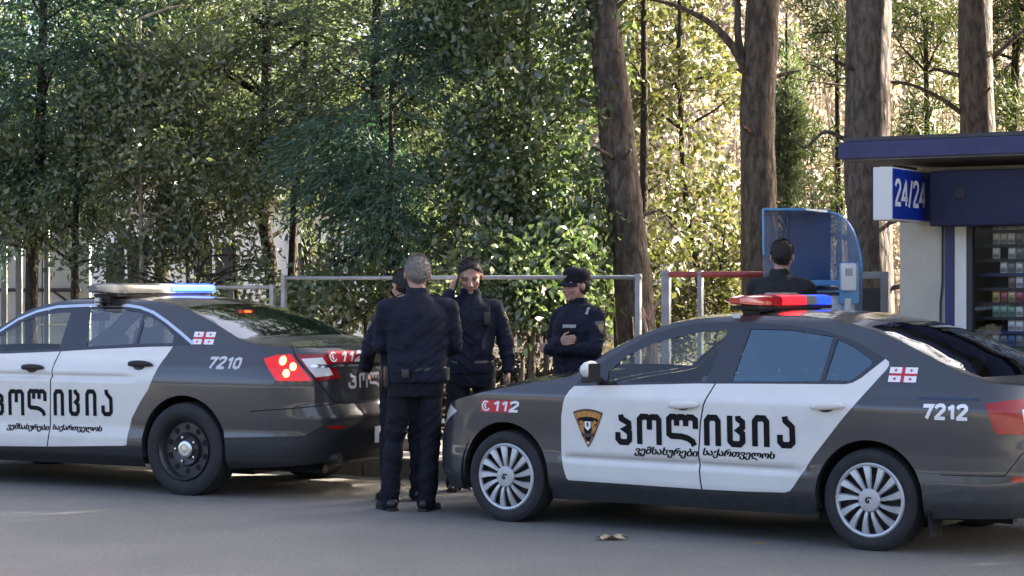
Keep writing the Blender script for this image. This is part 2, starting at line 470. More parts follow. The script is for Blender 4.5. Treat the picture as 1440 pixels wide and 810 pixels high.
def foliage(name, rng, P, c, per, spread, L, W, m, parent, mode='broad', droop=.2):
    n = len(P) * per
    if mode == 'broad':
        C = np.repeat(P, per, 0) + rng.normal(size=(n, 3)) * spread
        out = C - np.array(c); out /= np.linalg.norm(out, axis=1, keepdims=True) + 1e-9
        D = out * .7 + rng.normal(size=(n, 3)) * .8 + np.array([0, 0, -droop])
    elif mode == 'spray':          # flat drooping fans
        ax = P - np.array(c); ax[:, 2] *= .3; ax += rng.normal(size=ax.shape) * .25; ax /= np.linalg.norm(ax, axis=1, keepdims=True) + 1e-9
        sd = np.cross(ax, [0, 0, 1]); sd /= np.linalg.norm(sd, axis=1, keepdims=True) + 1e-9
        A = np.repeat(ax, per, 0); S = np.repeat(sd, per, 0)
        t = rng.uniform(-1, 1, (n, 1)); s = rng.uniform(-1, 1, (n, 1)) * (1 - .4 * t)
        C = np.repeat(P, per, 0) + A * t * spread * 1.8 + S * s * spread + rng.normal(size=(n, 3)) * spread * .16
        C[:, 2] -= (t[:, 0] + 1) ** 2 * spread * droop
        D = A * .9 + S * s * .9 + rng.normal(size=(n, 3)) * .35 + np.array([0, 0, -droop])
    else:                          # tufts of needles
        C = np.repeat(P, per, 0) + rng.normal(size=(n, 3)) * spread * .35
        D = rng.normal(size=(n, 3)) + np.array([0, 0, .15])
    V, F = leaves(C, D, rng, L, W)
    return fast_mesh(name, V, F, m, parent)

def wobble_tube(mb, pts, radii, n=14, seed=0, amt=.09, sub=6):
    """trunk or limb: dense rings, irregular in section and along the length"""
    P = [np.array(p, float) for p in pts]
    T, Rr = [], []
    for i in range(len(P) - 1):
        p0 = P[max(i - 1, 0)]; p1 = P[i]; p2 = P[i + 1]; p3 = P[min(i + 2, len(P) - 1)]
        for q in range(sub):
            t = q / sub
            T.append(.5 * ((2 * p1) + (-p0 + p2) * t + (2 * p0 - 5 * p1 + 4 * p2 - p3) * t * t + (-p0 + 3 * p1 - 3 * p2 + p3) * t ** 3))
            Rr.append(radii[i] + (radii[i + 1] - radii[i]) * t)
    T.append(P[-1]); Rr.append(radii[-1])
    vs, fs = [], []
    prev = None
    for i, p in enumerate(T):
        d = Vector(T[min(i + 1, len(T) - 1)] - T[max(i - 1, 0)]).normalized()
        a = d.orthogonal().normalized() if prev is None else (prev - d * prev.dot(d)).normalized()
        prev = a; bb = d.cross(a)
        for k in range(n):
            t = 2 * math.pi * k / n
            e = Vector(p) + (a * math.cos(t) + bb * math.sin(t)) * Rr[i]
            f = 1 + amt * noise.noise(Vector((e.x * 3.1 + seed, e.y * 3.1, e.z * 1.3))) + amt * .7 * noise.noise(Vector((e.x * 9 + seed, e.y * 9, e.z * 4)))
            vs.append(Vector(p) + (a * math.cos(t) + bb * math.sin(t)) * Rr[i] * f)
    for i in range(len(T) - 1):
        for k in range(n): fs.append((i * n + k, i * n + (k + 1) % n, (i + 1) * n + (k + 1) % n, (i + 1) * n + k))
    fs.append(tuple(range(n))); fs.append(tuple((len(T) - 1) * n + k for k in range(n)))
    mb.add(vs, fs)
    return T

def limbs_to(mb, rng, stem, targets, r0, seed=0, n=6):
    """thin limbs from points of the stem to cluster centres"""
    S = np.array(stem)
    for k, t in enumerate(targets):
        zz = t[2] - rng.uniform(.3, .9) * max(.3, np.linalg.norm(t[:2] - S[0, :2])) * .7
        i = int(np.argmin(np.abs(S[:, 2] - zz)))
        a = S[i]; mid = (a + t) / 2 + rng.normal(size=3) * .08 + np.array([0, 0, .06])
        wobble_tube(mb, [a, mid, t], [r0, r0 * .6, r0 * .18], n, seed + k, .1, 4)

def plant(name, label, cat, base, stem, radii, crowns, lm, bark, seed, per, spread, L, W, mode='broad', droop=.2, nl=14, gap=.42, nscale=1.1, group=None, zcut=None, limb=.02, stems=None):
    """a tree or shrub standing at base: trunk mesh + crown mesh; crowns = [(centre, radii, clusters)]"""
    rng = np.random.default_rng(seed)
    root = empty(name, base); tag(root, label, cat, group)
    o = np.array(base)
    mb = MB()
    T = wobble_tube(mb, [np.array(p) - o for p in stem], radii, 16, seed)
    for q in (stems or []): wobble_tube(mb, [np.array(p) - o for p in q[0]], q[1], 9, seed + 5)
    P = []
    for i, (c, r, n) in enumerate(crowns):
        P.append(crown_points(rng, np.array(c) - o, r, n, gap, nscale, zcut=None if zcut is None else zcut - o[2], seed=seed + i))
    P = np.concatenate(P)
    if nl: limbs_to(mb, rng, T, P[rng.permutation(len(P))[:nl]], limb, seed)
    mb.build('trunk', bark, root, True)
    c = np.mean([np.array(q[0]) - o for q in crowns], 0)
    foliage('crown', rng, P, c, per, spread, L, W, lm, root, mode, droop)
    return root

# pines whose trunks cross the picture
def pine(label, pts, radii, crown_c, crown_r, ncl, seed, branches=(), group='tall pines behind the fence', per=46, L=.20, W=.022):
    rng = np.random.default_rng(seed)
    base = np.array(pts[0]); root = empty('pine_tree', base); tag(root, label, 'pine tree', group)
    mb = MB(); T = wobble_tube(mb, [np.array(p) - base for p in pts], radii, 22, seed, .12, 8)
    P = crown_points(rng, np.array(crown_c) - base, crown_r, ncl, .38, .8, seed=seed)
    limbs_to(mb, rng, T, P[:22], .05, seed)
    for k, (bp, br) in enumerate(branches): wobble_tube(mb, [np.array(p) - base for p in bp], br, 8, seed + 40 + k, .15, 5)
    for k in range(7):       # stubs of dead limbs
        z = rng.uniform(1.2, 4.6); i = int(np.argmin(np.abs(np.array(T)[:, 2] - z))); a = rng.uniform(0, 6.28); p = np.array(T[i]); rr = radii[0]
        d = np.array([math.cos(a), math.sin(a), .25])
        wobble_tube(mb, [p + d * rr * .6, p + d * rr * 1.3, p + d * rr * rng.uniform(1.5, 2.4)], [.028, .022, .012], 6, seed + k, .15, 3)
    mb.build('trunk', BARK, root, True)
    foliage('crown', rng, P, np.array(crown_c) - base, per, .32, L, W, LM['pine'], root, 'tuft')
    return root
G0 = .13
pine('brown pine leaning left, behind the fence rail beside the capped officer', [(1.34, 20.5, G0), (1.26, 20.5, .8), (1.20, 20.5, 1.6), (1.06, 20.5, 3.0), (.905, 20.5, 4.45), (.75, 20.6, 7.0), (.7, 20.7, 11.5)], [.235, .195, .185, .175, .16, .15, .05], (1.0, 21.0, 8.4), (3.0, 2.6, 2.9), 300, 11,
     [([(.93, 20.5, 4.2), (1.15, 20.4, 4.45), (1.5, 20.3, 4.4)], [.03, .02, .01])])
pine('straight brown pine behind the blue payment hood, a limb curving off to its left', [(2.60, 21, G0), (2.56, 21, .8), (2.53, 21, 1.8), (2.50, 21, 3.1), (2.55, 21, 4.5), (2.62, 21, 7.5), (2.6, 21, 12.5)], [.23, .20, .19, .172, .18, .15, .05], (2.8, 21.6, 9.2), (3.2, 2.8, 3.2), 320, 12,
     [([(2.42, 21, 3.7), (2.25, 20.9, 4.0), (2.0, 20.8, 4.25), (1.62, 20.7, 4.42), (1.2, 20.6, 4.5)], [.05, .04, .032, .022, .01]), ([(2.40, 21, 3.75), (2.30, 20.95, 4.1), (2.28, 20.9, 4.7), (2.2, 20.8, 5.6)], [.045, .038, .03, .02]),
      ([(2.68, 21, 2.3), (2.82, 20.9, 2.15), (2.98, 20.8, 1.95)], [.02, .013, .006])])
pine('thickest grey-brown pine trunk, at the left end of the kiosk', [(3.42, 19.5, G0), (3.40, 19.5, .8), (3.38, 19.5, 2.0), (3.36, 19.5, 3.2), (3.36, 19.5, 4.5), (3.3, 19.5, 8.0), (3.3, 19.5, 12.5)], [.25, .235, .215, .215, .205, .17, .05], (3.6, 20, 9.2), (3.0, 2.8, 3.2), 300, 13,
     [([(3.2, 19.5, 2.95), (2.95, 19.4, 3.05), (2.75, 19.4, 2.9), (2.6, 19.3, 3.05)], [.03, .018, .012, .006])])
pine('reddish pine trunk rising behind the kiosk roof', [(5.05, 22, G0), (5.02, 22, 1.5), (4.97, 22, 3.0), (4.94, 22, 4.8), (4.9, 22, 8.0), (4.9, 22, 13)], [.22, .195, .185, .175, .15, .05], (5.2, 22.4, 9.6), (3.2, 2.8, 3.2), 300, 14,
     [([(4.85, 22, 3.4), (4.5, 21.9, 3.62), (4.1, 21.8, 3.75), (3.6, 21.7, 3.7), (2.9, 21.6, 3.78)], [.03, .022, .016, .012, .006]), ([(5.1, 22, 4.0), (5.5, 21.9, 4.35), (6.0, 21.8, 4.5)], [.03, .02, .01])])
# unseen pines added right of the picture so that their crowns shade the road
for i, (x, y, h) in enumerate([(8.4, 17.2, 11), (9.6, 19.4, 11), (13.4, 21.4, 12), (8.6, 13.2, 10.5), (11.6, 18.2, 12), (11.2, 14.6, 11), (14.4, 19.6, 12), (14.2, 15.8, 11.5), (14.5, 12.2, 11), (18.4, 19.2, 12.5), (18.0, 15.2, 12), (22.5, 21.5, 13)]):
    rr = 2.0 if i in (1, 2) else 3.1
    pine('tall unseen pine added to the right of the kiosk to shade the road', [(x, y, G0), (x + .1, y, 3), (x + .05, y, 6), (x, y, h)], [.24, .2, .16, .05], (x, y, h * .62), (rr, rr, h * .44), 330, 60 + i, group='unseen pines added to shade the road', per=34, L=.30, W=.05)

GL = 'broadleaf evergreens behind the fence'; GC = 'conifers behind the fence'
def X(px, Y): return PX(px, Y)
plant('conifer_tree', 'dark blue-green conifer at the far left above the pale wall', 'conifer', (X(44, 22.5), 22.5, G0), [(X(44, 22.5), 22.5, G0), (X(46, 22.5), 22.5, 2.0), (X(60, 22.5), 22.5, 4), (X(60, 22.5), 22.5, 7)], [.075, .07, .05, .02],
      [((X(60, 22.5), 22.5, 4.1), (1.05, .9, 1.95), 330), ((X(150, 22.5), 22.8, 4.6), (.8, .8, 1.3), 190), ((X(-40, 22.5), 22.8, 3.4), (.8, .8, 1.6), 170)], LM['blueconifer'], BARKD, 21, 62, .16, .085, .020, 'spray', .35, group=GC, gap=.36)
plant('broadleaf_tree', 'olive-leaved tree low over the roof of the left police car', 'tree', (X(110, 22.2), 22.2, G0), [(X(110, 22.2), 22.2, G0), (X(105, 22.2), 22.2, 1.5), (X(110, 22.2), 22.2, 3.6)], [.05, .045, .015],
      [((X(70, 22.2), 22.2, 2.8), (.85, .7, .75), 130), ((X(170, 22.2), 22.0, 3.05), (.75, .7, .95), 130)], LM['olive'], BARKD, 22, 40, .10, .072, .036, group=GL, gap=.46, nscale=1.5)
plant('broadleaf_tree', 'sunlit olive tree with a thin pale stem, left of the twin dark trunks', 'tree', (X(200, 21.6), 21.6, G0), [(X(200, 21.6), 21.6, G0), (X(199, 21.6), 21.6, 1.7), (X(197, 21.6), 21.6, 3.0), (X(198, 21.6), 21.6, 4.4)], [.03, .026, .022, .01],
      [((X(235, 21.6), 21.7, 3.0), (.75, .7, 1.1), 170), ((X(300, 21.6), 21.8, 2.6), (.55, .6, .65), 80), ((X(240, 21.6), 22.0, 4.4), (.7, .7, .9), 110)], LM['olive'], BARKT, 23, 40, .10, .072, .036, group=GL, gap=.46, nscale=1.5)
plant('conifer_tree', 'dark brownish conifer with twin dark trunks, centre left', 'conifer', (X(385, 22.8), 22.8, G0), [(X(388, 22.8), 22.8, G0), (X(384, 22.8), 22.8, 1.6), (X(368, 22.8), 22.8, 2.6), (X(375, 22.8), 22.8, 4), (X(372, 22.8), 22.8, 7)], [.085, .08, .07, .055, .03],
      [((X(350, 22.8), 22.9, 4.1), (1.0, .9, 1.5), 190), ((X(420, 22.8), 23.1, 3.7), (.9, .9, 1.5), 180), ((X(310, 22.8), 23.2, 4.9), (.9, .8, .9), 80)], LM['darkconifer'], BARKD, 24, 60, .17, .085, .020, 'spray', .35, nl=26, group=GC, gap=.42, nscale=1.3, limb=.028,
      stems=[([(X(408, 22.8), 22.7, G0), (X(412, 22.8), 22.7, 1.6), (X(420, 22.8), 22.7, 3.0), (X(440, 22.8), 22.7, 5)], [.06, .055, .045, .02]), ([(X(340, 22.8), 22.9, G0), (X(330, 22.8), 22.9, 1.6), (X(322, 22.8), 22.9, 2.8)], [.03, .028, .01]), ([(X(285, 22.8), 22.6, G0), (X(270, 22.8), 22.6, 1.5), (X(262, 22.8), 22.6, 2.6)], [.028, .025, .01]), ([(X(470, 22.8), 22.6, G0), (X(476, 22.8), 22.6, 1.7), (X(490, 22.8), 22.6, 3)], [.03, .025, .01])])
plant('conifer_tree', 'broad dark olive conifer above the gathered officers', 'conifer', (X(520, 22), 22, G0), [(X(520, 22), 22, G0), (X(524, 22), 22, 2.0), (X(530, 22), 22, 4), (X(530, 22), 22, 6.8)], [.09, .08, .06, .02],
      [((X(520, 22), 22.1, 3.9), (1.15, .9, 1.6), 300), ((X(610, 22), 22.2, 4.6), (.8, .8, 1.3), 160), ((X(600, 22), 22.2, 2.9), (.65, .7, 1.0), 120)], LM['darkconifer'], BARKD, 25, 62, .16, .085, .020, 'spray', .35, nl=20, group=GC, gap=.36, nscale=1.2)
plant('conifer_tree', 'blue-green conifer with drooping sprays in front of the broad dark olive one', 'conifer', (X(550, 21), 21, G0), [(X(550, 21), 21, G0), (X(550, 21), 21, 1.8), (X(550, 21), 21, 3.6)], [.05, .045, .015],
      [((X(555, 21), 21, 2.65), (.62, .6, .75), 110), ((X(470, 21), 21.1, 3.0), (.5, .5, .55), 60), ((X(600, 21), 21.1, 3.9), (.6, .5, .6), 60)], LM['blueconifer'], BARKD, 26, 62, .16, .085, .020, 'spray', .4, group=GC, gap=.42)
plant('broadleaf_tree', 'tall glossy-leaved evergreen left of the leaning pine', 'tree', (X(745, 20.8), 20.8, G0), [(X(750, 20.8), 20.8, G0), (X(748, 20.8), 20.8, 1.2), (X(742, 20.8), 20.8, 3.0), (X(740, 20.8), 20.8, 5.6)], [.06, .055, .045, .02],
      [((X(742, 20.8), 20.8, 3.9), (.85, .7, 1.9), 380), ((X(770, 20.8), 20.6, 2.2), (.58, .55, .9), 150), ((X(690, 20.8), 20.7, 2.5), (.55, .5, .9), 130), ((X(815, 20.8), 21.0, 1.7), (.3, .4, .7), 50), ((X(650, 20.8), 21.0, 4.6), (.6, .6, .8), 90)], LM['glossy'], BARKG, 27, 38, .11, .085, .044, group=GL, gap=.42, nscale=1.6)
plant('shrub', 'low bright-leaved shrub between the phoning officer and the capped officer', 'shrub', (X(745, 19.7), 19.7, G0), [(X(745, 19.7), 19.7, G0), (X(748, 19.7), 19.7, .7), (X(750, 19.7), 19.7, 1.5)], [.05, .04, .012],
      [((X(745, 19.7), 19.7, 1.52), (.42, .4, .42), 85), ((X(700, 19.7), 19.8, 1.75), (.3, .3, .35), 40), ((X(790, 19.7), 19.8, 1.85), (.28, .3, .35), 36)], LM['glossy'], BARKG, 28, 30, .09, .085, .046, group=GL, gap=.36, nscale=2,
      stems=[([(X(715, 19.7), 19.8, G0), (X(712, 19.7), 19.8, .8), (X(705, 19.7), 19.8, 1.5)], [.04, .035, .012]), ([(X(772, 19.7), 19.8, G0), (X(768, 19.7), 19.8, .8), (X(780, 19.7), 19.8, 1.6)], [.035, .03, .012]), ([(X(730, 19.7), 19.6, G0), (X(735, 19.7), 19.6, .9)], [.03, .02])])
plant('shrub', 'loose green shrub behind the boot of the left police car', 'shrub', (X(470, 21), 21, G0), [(X(470, 21), 21, G0), (X(472, 21), 21, 1), (X(470, 21), 21, 1.9)], [.03, .025, .01],
      [((X(455, 21), 21, 1.35), (.45, .5, .42), 44), ((X(520, 21), 21.2, 1.75), (.5, .4, .45), 55), ((X(400, 21), 21.3, 1.25), (.4, .4, .35), 24), ((X(590, 21), 21.1, 1.9), (.35, .4, .4), 40)], LM['olive'], BARKD, 29, 30, .10, .085, .045, group=GL, gap=.42, nscale=2)
plant('shrub', 'thin twiggy shrub in front of the white house, over the left car roof', 'shrub', (X(270, 21.6), 21.6, G0), [(X(270, 21.6), 21.6, G0), (X(275, 21.6), 21.6, .9), (X(280, 21.6), 21.6, 2.0)], [.03, .022, .01],
      [((X(280, 21.6), 21.6, 1.75), (.9, .4, .45), 46), ((X(160, 21.6), 21.6, 1.95), (.5, .4, .3), 26)], LM['darkconifer'], BARKD, 30, 26, .11, .08, .036, group=GL, gap=.44, nscale=2)
GY = 'yellow-green trees back in the park'
plant('broadleaf_tree', 'backlit yellow-green tree between the two pine trunks', 'tree', (X(968, 30), 30, G0), [(X(990, 30), 30, G0), (X(985, 30), 30, 1.5), (X(960, 30), 30, 3.4), (X(955, 30), 30, 6.5)], [.07, .06, .045, .02],
      [((X(955, 30), 30, 3.9), (.95, 1.1, 1.9), 78), ((X(1000, 30), 30.4, 2.6), (.5, .8, .9), 30), ((X(930, 30), 30.6, 5.4), (.9, .9, .8), 50)], LM['yellow'], BARKD, 31, 30, .15, .11, .06, nl=26, group=GY, gap=.50, nscale=1.3, limb=.03)
plant('broadleaf_tree', 'yellow-green tree close behind the leaning pine trunk', 'tree', (X(900, 26), 26, G0), [(X(903, 26), 26, G0), (X(903, 26), 26, 2.0), (X(906, 26), 26, 3.6), (X(904, 26), 26, 6.5)], [.062, .058, .05, .02],
      [((X(915, 26), 26.4, 2.4), (.55, .7, .9), 42), ((X(880, 26), 26.4, 4.6), (.7, .7, 1.0), 50), ((X(850, 26), 26.4, 1.7), (.5, .6, .8), 50)], LM['yellow'], BARKD, 32, 30, .14, .10, .055, nl=18, group=GY, gap=.43, nscale=1.4)
plant('shrub', 'low yellowing shrub beyond the red barrier', 'shrub', (X(1010, 28), 28, G0), [(X(1005, 28), 28, G0), (X(1008, 28), 28, 1.2), (X(1020, 28), 28, 2.4)], [.04, .03, .012],
      [((X(985, 28), 28, 1.3), (.55, .6, .7), 50), ((X(1030, 28), 28.2, 1.9), (.35, .6, .8), 34), ((X(935, 28), 28.2, 1.1), (.4, .5, .5), 30)], LM['yellow'], BARKD, 33, 28, .13, .10, .055, nl=20, group=GY, gap=.43)
plant('cypress_tree', 'narrow dark cypress beside the right edge of the straight pine trunk', 'cypress', (X(1106, 25), 25, G0), [(X(1106, 25), 25, G0), (X(1106, 25), 25, 2.5), (X(1106, 25), 25, 4.9)], [.06, .045, .012],
      [((X(1106, 25), 25, 2.7), (.20, .20, 1.0), 120), ((X(1106, 25), 25, 3.7), (.17, .17, 1.0), 100), ((X(1106, 25), 25, 1.4), (.20, .20, .9), 70)], LM['darkconifer'], BARKD, 34, 50, .09, .07, .018, 'spray', -.2, nl=6, group=None, gap=.25)
GP = 'young pines deeper in the park'
plant('pine_tree', 'feathery young pine left of the thick trunk, over the payment hood', 'pine tree', (X(1160, 28), 28, G0), [(X(1185, 28), 28, G0), (X(1180, 28), 28, 2.5), (X(1175, 28), 28, 6)], [.06, .05, .02],
      [((X(1165, 28), 28, 2.75), (.32, .4, .45), 22), ((X(1165, 28), 28, 4.75), (.5, .6, .6), 36), ((X(1140, 28), 28, 3.6), (.25, .3, .3), 14), ((X(1165, 28), 28, 5.8), (.8, .8, .7), 50)], LM['pine'], BARKD, 35, 60, .30, .16, .018, 'tuft', nl=24, group=GP, gap=.36, limb=.018)
plant('pine_tree', 'feathery young pine between the thick trunk and the reddish trunk', 'pine tree', (X(1300, 27), 27, G0), [(X(1312, 27), 27, G0), (X(1306, 27), 27, 2.5), (X(1300, 27), 27, 6)], [.06, .05, .02],
      [((X(1312, 27), 27, 3.9), (.42, .5, 1.0), 44), ((X(1290, 27), 27, 5.3), (.6, .6, .7), 50)], LM['pine'], BARKD, 36, 60, .30, .16, .018, 'tuft', nl=24, group=GP, gap=.36, limb=.018)
plant('pine_tree', 'feathery pine at the right edge above the kiosk roof', 'pine tree', (X(1440, 26), 26, G0), [(X(1428, 26), 26, G0), (X(1425, 26), 26, 2.6), (X(1432, 26), 26, 6)], [.09, .075, .03],
      [((X(1425, 26), 26, 4.0), (.5, .5, .9), 46), ((X(1450, 26), 26, 5.2), (.6, .6, .6), 40)], LM['pine'], BARKD, 37, 60, .30, .16, .018, 'tuft', nl=26, group=GP, gap=.36, limb=.022)

# taller trees standing further back on the left, behind the conifers
GB = 'tall trees further back on the left'
for k, (px, y, zc, lab) in enumerate([(30, 31, 4.6, 'tall leafy tree further back, at the far left'), (225, 33, 5.2, 'tall leafy tree further back, above the sunlit olive tree'), (430, 32, 4.9, 'tall leafy tree further back, right of the twin dark trunks'), (640, 30, 4.4, 'tall leafy tree further back, behind the glossy evergreen')]):
    plant('broadleaf_tree', lab, 'tree', (X(px, y), y, G0), [(X(px, y), y, G0), (X(px + 4, y), y, 2.5), (X(px, y), y, 5), (X(px, y), y, 7.5)], [.14, .12, .08, .03],
          [((X(px, y), y, zc), (1.5, 1.2, 2.0), 150), ((X(px + 70, y), y + .5, zc - 1.0), (.9, .9, 1.0), 60)], LM['darkconifer' if k % 2 else 'olive'], BARKD, 140 + k, 34, .24, .15, .075, nl=22, group=GB, gap=.40, nscale=.9, limb=.035)
# unseen trees added behind the camera for the cars and panes to reflect
for i, (x, y) in enumerate([(-19, -20), (-8, -23), (4, -21), (15, -23)]):
    if i == 0:
        far0 = plant('broadleaf_tree', 'unseen street tree added behind the viewer for reflections', 'tree', (x, y, 0), [(x, y, 0), (x, y, 3), (x + .2, y, 8)], [.2, .16, .05], [((x, y, 5.2), (2.9, 2.7, 2.6), 220)], LM['olive'], BARKG, 90, 26, .5, .34, .2, nl=10, group='unseen trees added for reflections', gap=.3, limb=.05)
    else:
        r = far0.copy(); COL.objects.link(r); r.location = (x, y, 0); r.rotation_euler = (0, 0, i * 1.3)
        for ch in list(far0.children):
            q = ch.copy(); COL.objects.link(q); q.parent = r

# far wood: bare tan saplings and dry leaves on the hillside, too many to count
rng = np.random.default_rng(77)
mb = MB(); CP = []
for i in range(420):
    y = rng.uniform(40, 82); x = rng.uniform(.10, .30) * y + rng.normal() * 1.0
    if i % 5 == 0: x = rng.uniform(-.26, .08) * y; y += 18
    z = hill(x, y); h = rng.uniform(4, 9); lean = rng.normal(size=2) * .5
    mb.tube([(x, y, z - .2), (x + lean[0] * .4, y + lean[1] * .4, z + h * .5), (x + lean[0], y + lean[1], z + h)], [rng.uniform(.04, .11), .045, .012], 5)
    for k in range(5):
        a = rng.uniform(.25, .95); q = np.array([x + lean[0] * a, y + lean[1] * a, z + h * a]); d = rng.normal(size=3) * np.array([.8, .8, .5]) + np.array([0, 0, .5])
        mb.tube([q, q + d * .6, q + d * 1.3 + np.array([0, 0, .2])], [.025, .016, .006], 4, caps=False); CP.append(q + d * rng.uniform(.4, 1.3))
wood = empty('far_wood', (0, 60, 0)); tag(wood, 'bare tan saplings and dry leaves of the sunlit wood on the far slope', 'wood', kind='stuff')
wo = mb.build('sapling_stems', BARKT, None, False); wo.parent = wood; wo.matrix_parent_inverse = Matrix.Translation((0, -60, 0)); wo['kind'] = 'stuff'
CP = np.array(CP); n = len(CP) * 14
C = np.repeat(CP, 14, 0) + rng.normal(size=(n, 3)) * .55
V, F = leaves(C, rng.normal(size=(n, 3)), rng, .20, .12)
fo = fast_mesh('dry_leaves', V, F, LM['tan'], wood); fo.matrix_parent_inverse = Matrix.Translation((0, -60, 0)); fo['kind'] = 'stuff'
# ivy-grown low thicket along the fence foot
for k, (px, y, lab) in enumerate([(655, 20.3, 'low dark thicket at the fence foot behind the phoning officer'), (735, 20.2, 'low dark thicket at the fence foot left of the capped officer'), (835, 20.0, 'low dark thicket at the fence foot right of the capped officer'), (560, 20.8, 'low dark thicket at the fence foot behind the grey-haired officer')]):
    plant('shrub', lab, 'shrub', (X(px, y), y, G0), [(X(px, y), y, G0), (X(px + 4, y), y, .4), (X(px, y), y, .8)], [.04, .03, .012], [((X(px, y), y, .50), (.50, .38, .42), 70)], LM['thicket'], BARKD, 170 + k, 28, .10, .075, .035, nl=16, group='low thickets along the fence', gap=.36, nscale=2,
          stems=[([(X(px + d, y), y + .1, G0), (X(px + d + 6, y), y + .1, .6), (X(px + d + 2, y), y + .1, 1.3)], [.035, .03, .015]) for d in (-50, -22, 28, 52)])
# undergrowth and fallen leaves
for_road = np.random.default_rng(15)
rng = np.random.default_rng(5)
n = 5200
nn = KN + .4 + np.abs(rng.normal(size=n)) * 2.6; aa = rng.uniform(-9, 7, n)
P = np.array([road(a, q) for a, q in zip(aa, nn)]); z = np.where(nn < KN + 1.96, .163, .15) + rng.uniform(0, .02, n)
C = np.stack([P[:, 0], P[:, 1], z], 1); D = rng.normal(size=(n, 3)) * np.array([1, 1, .25])
n2 = 90
nn = KN - np.abs(for_road.normal(size=n2)) * .35; nn[:7] = KN - for_road.uniform(0, 5, 7); P = np.array([road(a, q) for a, q in zip(for_road.uniform(-9, 5, n2), nn)])
C = np.concatenate([C, np.column_stack([P, np.full(n2, .006)])]); D = np.concatenate([D, for_road.normal(size=(n2, 3)) * np.array([1, 1, .2]) + np.array([0, 0, .15])])
V, F = leaves(C, D, rng, .075, .05); o = fast_mesh('fallen_leaves', V, F, LM['litter']); tag(o, 'dry brown leaves strewn over the pavement and under the trees', 'fallen leaves', kind='stuff')
n = 2600
aa = rng.uniform(-10, 8, n); nn = KN + 2.1 + rng.uniform(0, 9, n); P = np.array([road(a, q) for a, q in zip(aa, nn)])
cl = np.array([noise.noise(Vector((p[0] * .8, p[1] * .8, 3))) for p in P]) > -.05; P = P[cl]
k = 7; C = np.repeat(np.column_stack([P, np.full(len(P), .13)]), k, 0) + rng.normal(size=(len(P) * k, 3)) * np.array([.09, .09, 0])
D = rng.normal(size=C.shape) * np.array([.5, .5, .2]) + np.array([0, 0, 1]); V, F = leaves(C, D, rng, .24, .03)
o = fast_mesh('undergrowth', V, F, LM['olive']); tag(o, 'rough grass and weeds growing under the trees', 'undergrowth', kind='stuff')
# ---------------------------------------------------------------- car skins
def smooth_table(pts, lo, hi, step=.002, win=.016):
    z = np.arange(lo, hi + step / 2, step); v = np.interp(z, [p[0] for p in pts], [p[1] for p in pts])
    n = max(1, int(round(win / step))); k = np.hanning(n + 2)[1:-1]; k /= k.sum()
    vv = np.concatenate([np.full(n, v[0]), v, np.full(n, v[-1])])
    return z, np.convolve(vv, k, 'same')[n:-n]

def inside(poly, pts):
    poly = np.asarray(poly, float); x, y = pts[:, 0], pts[:, 1]
    r = np.zeros(len(pts), bool); j = len(poly) - 1
    for i in range(len(poly)):
        xi, yi = poly[i]; xj, yj = poly[j]
        if yi != yj:
            r ^= ((yi > y) != (yj > y)) & (x < (xj - xi) * (y - yi) / (yj - yi) + xi)
        j = i
    return r

def resample(poly, step, closed=True):
    out = []
    P = [np.array(p, float) for p in poly]
    n = len(P)
    for i in range(n if closed else n - 1):
        a, b = P[i], P[(i + 1) % n]
        k = max(1, int(round(np.linalg.norm(b - a) / step)))
        for q in range(k): out.append(a + (b - a) * q / k)
    if not closed: out.append(P[-1])
    return out

def spline(pts, step=.03):
    """Catmull-Rom through open points"""
    P = [np.array(p, float) for p in pts]; out = []
    for i in range(len(P) - 1):
        p0 = P[max(i - 1, 0)]; p1 = P[i]; p2 = P[i + 1]; p3 = P[min(i + 2, len(P) - 1)]
        k = max(2, int(np.linalg.norm(p2 - p1) / step))
        for q in range(k):
            t = q / k
            out.append(.5 * ((2 * p1) + (-p0 + p2) * t + (2 * p0 - 5 * p1 + 4 * p2 - p3) * t * t + (-p0 + 3 * p1 - 3 * p2 + p3) * t ** 3))
    out.append(P[-1])
    return [tuple(p) for p in out]

def strip(path, w):
    v, f = ribbon(path, w)
    return [v[i] for i in range(0, len(v), 2)] + [v[i] for i in range(len(v) - 1, 0, -2)]

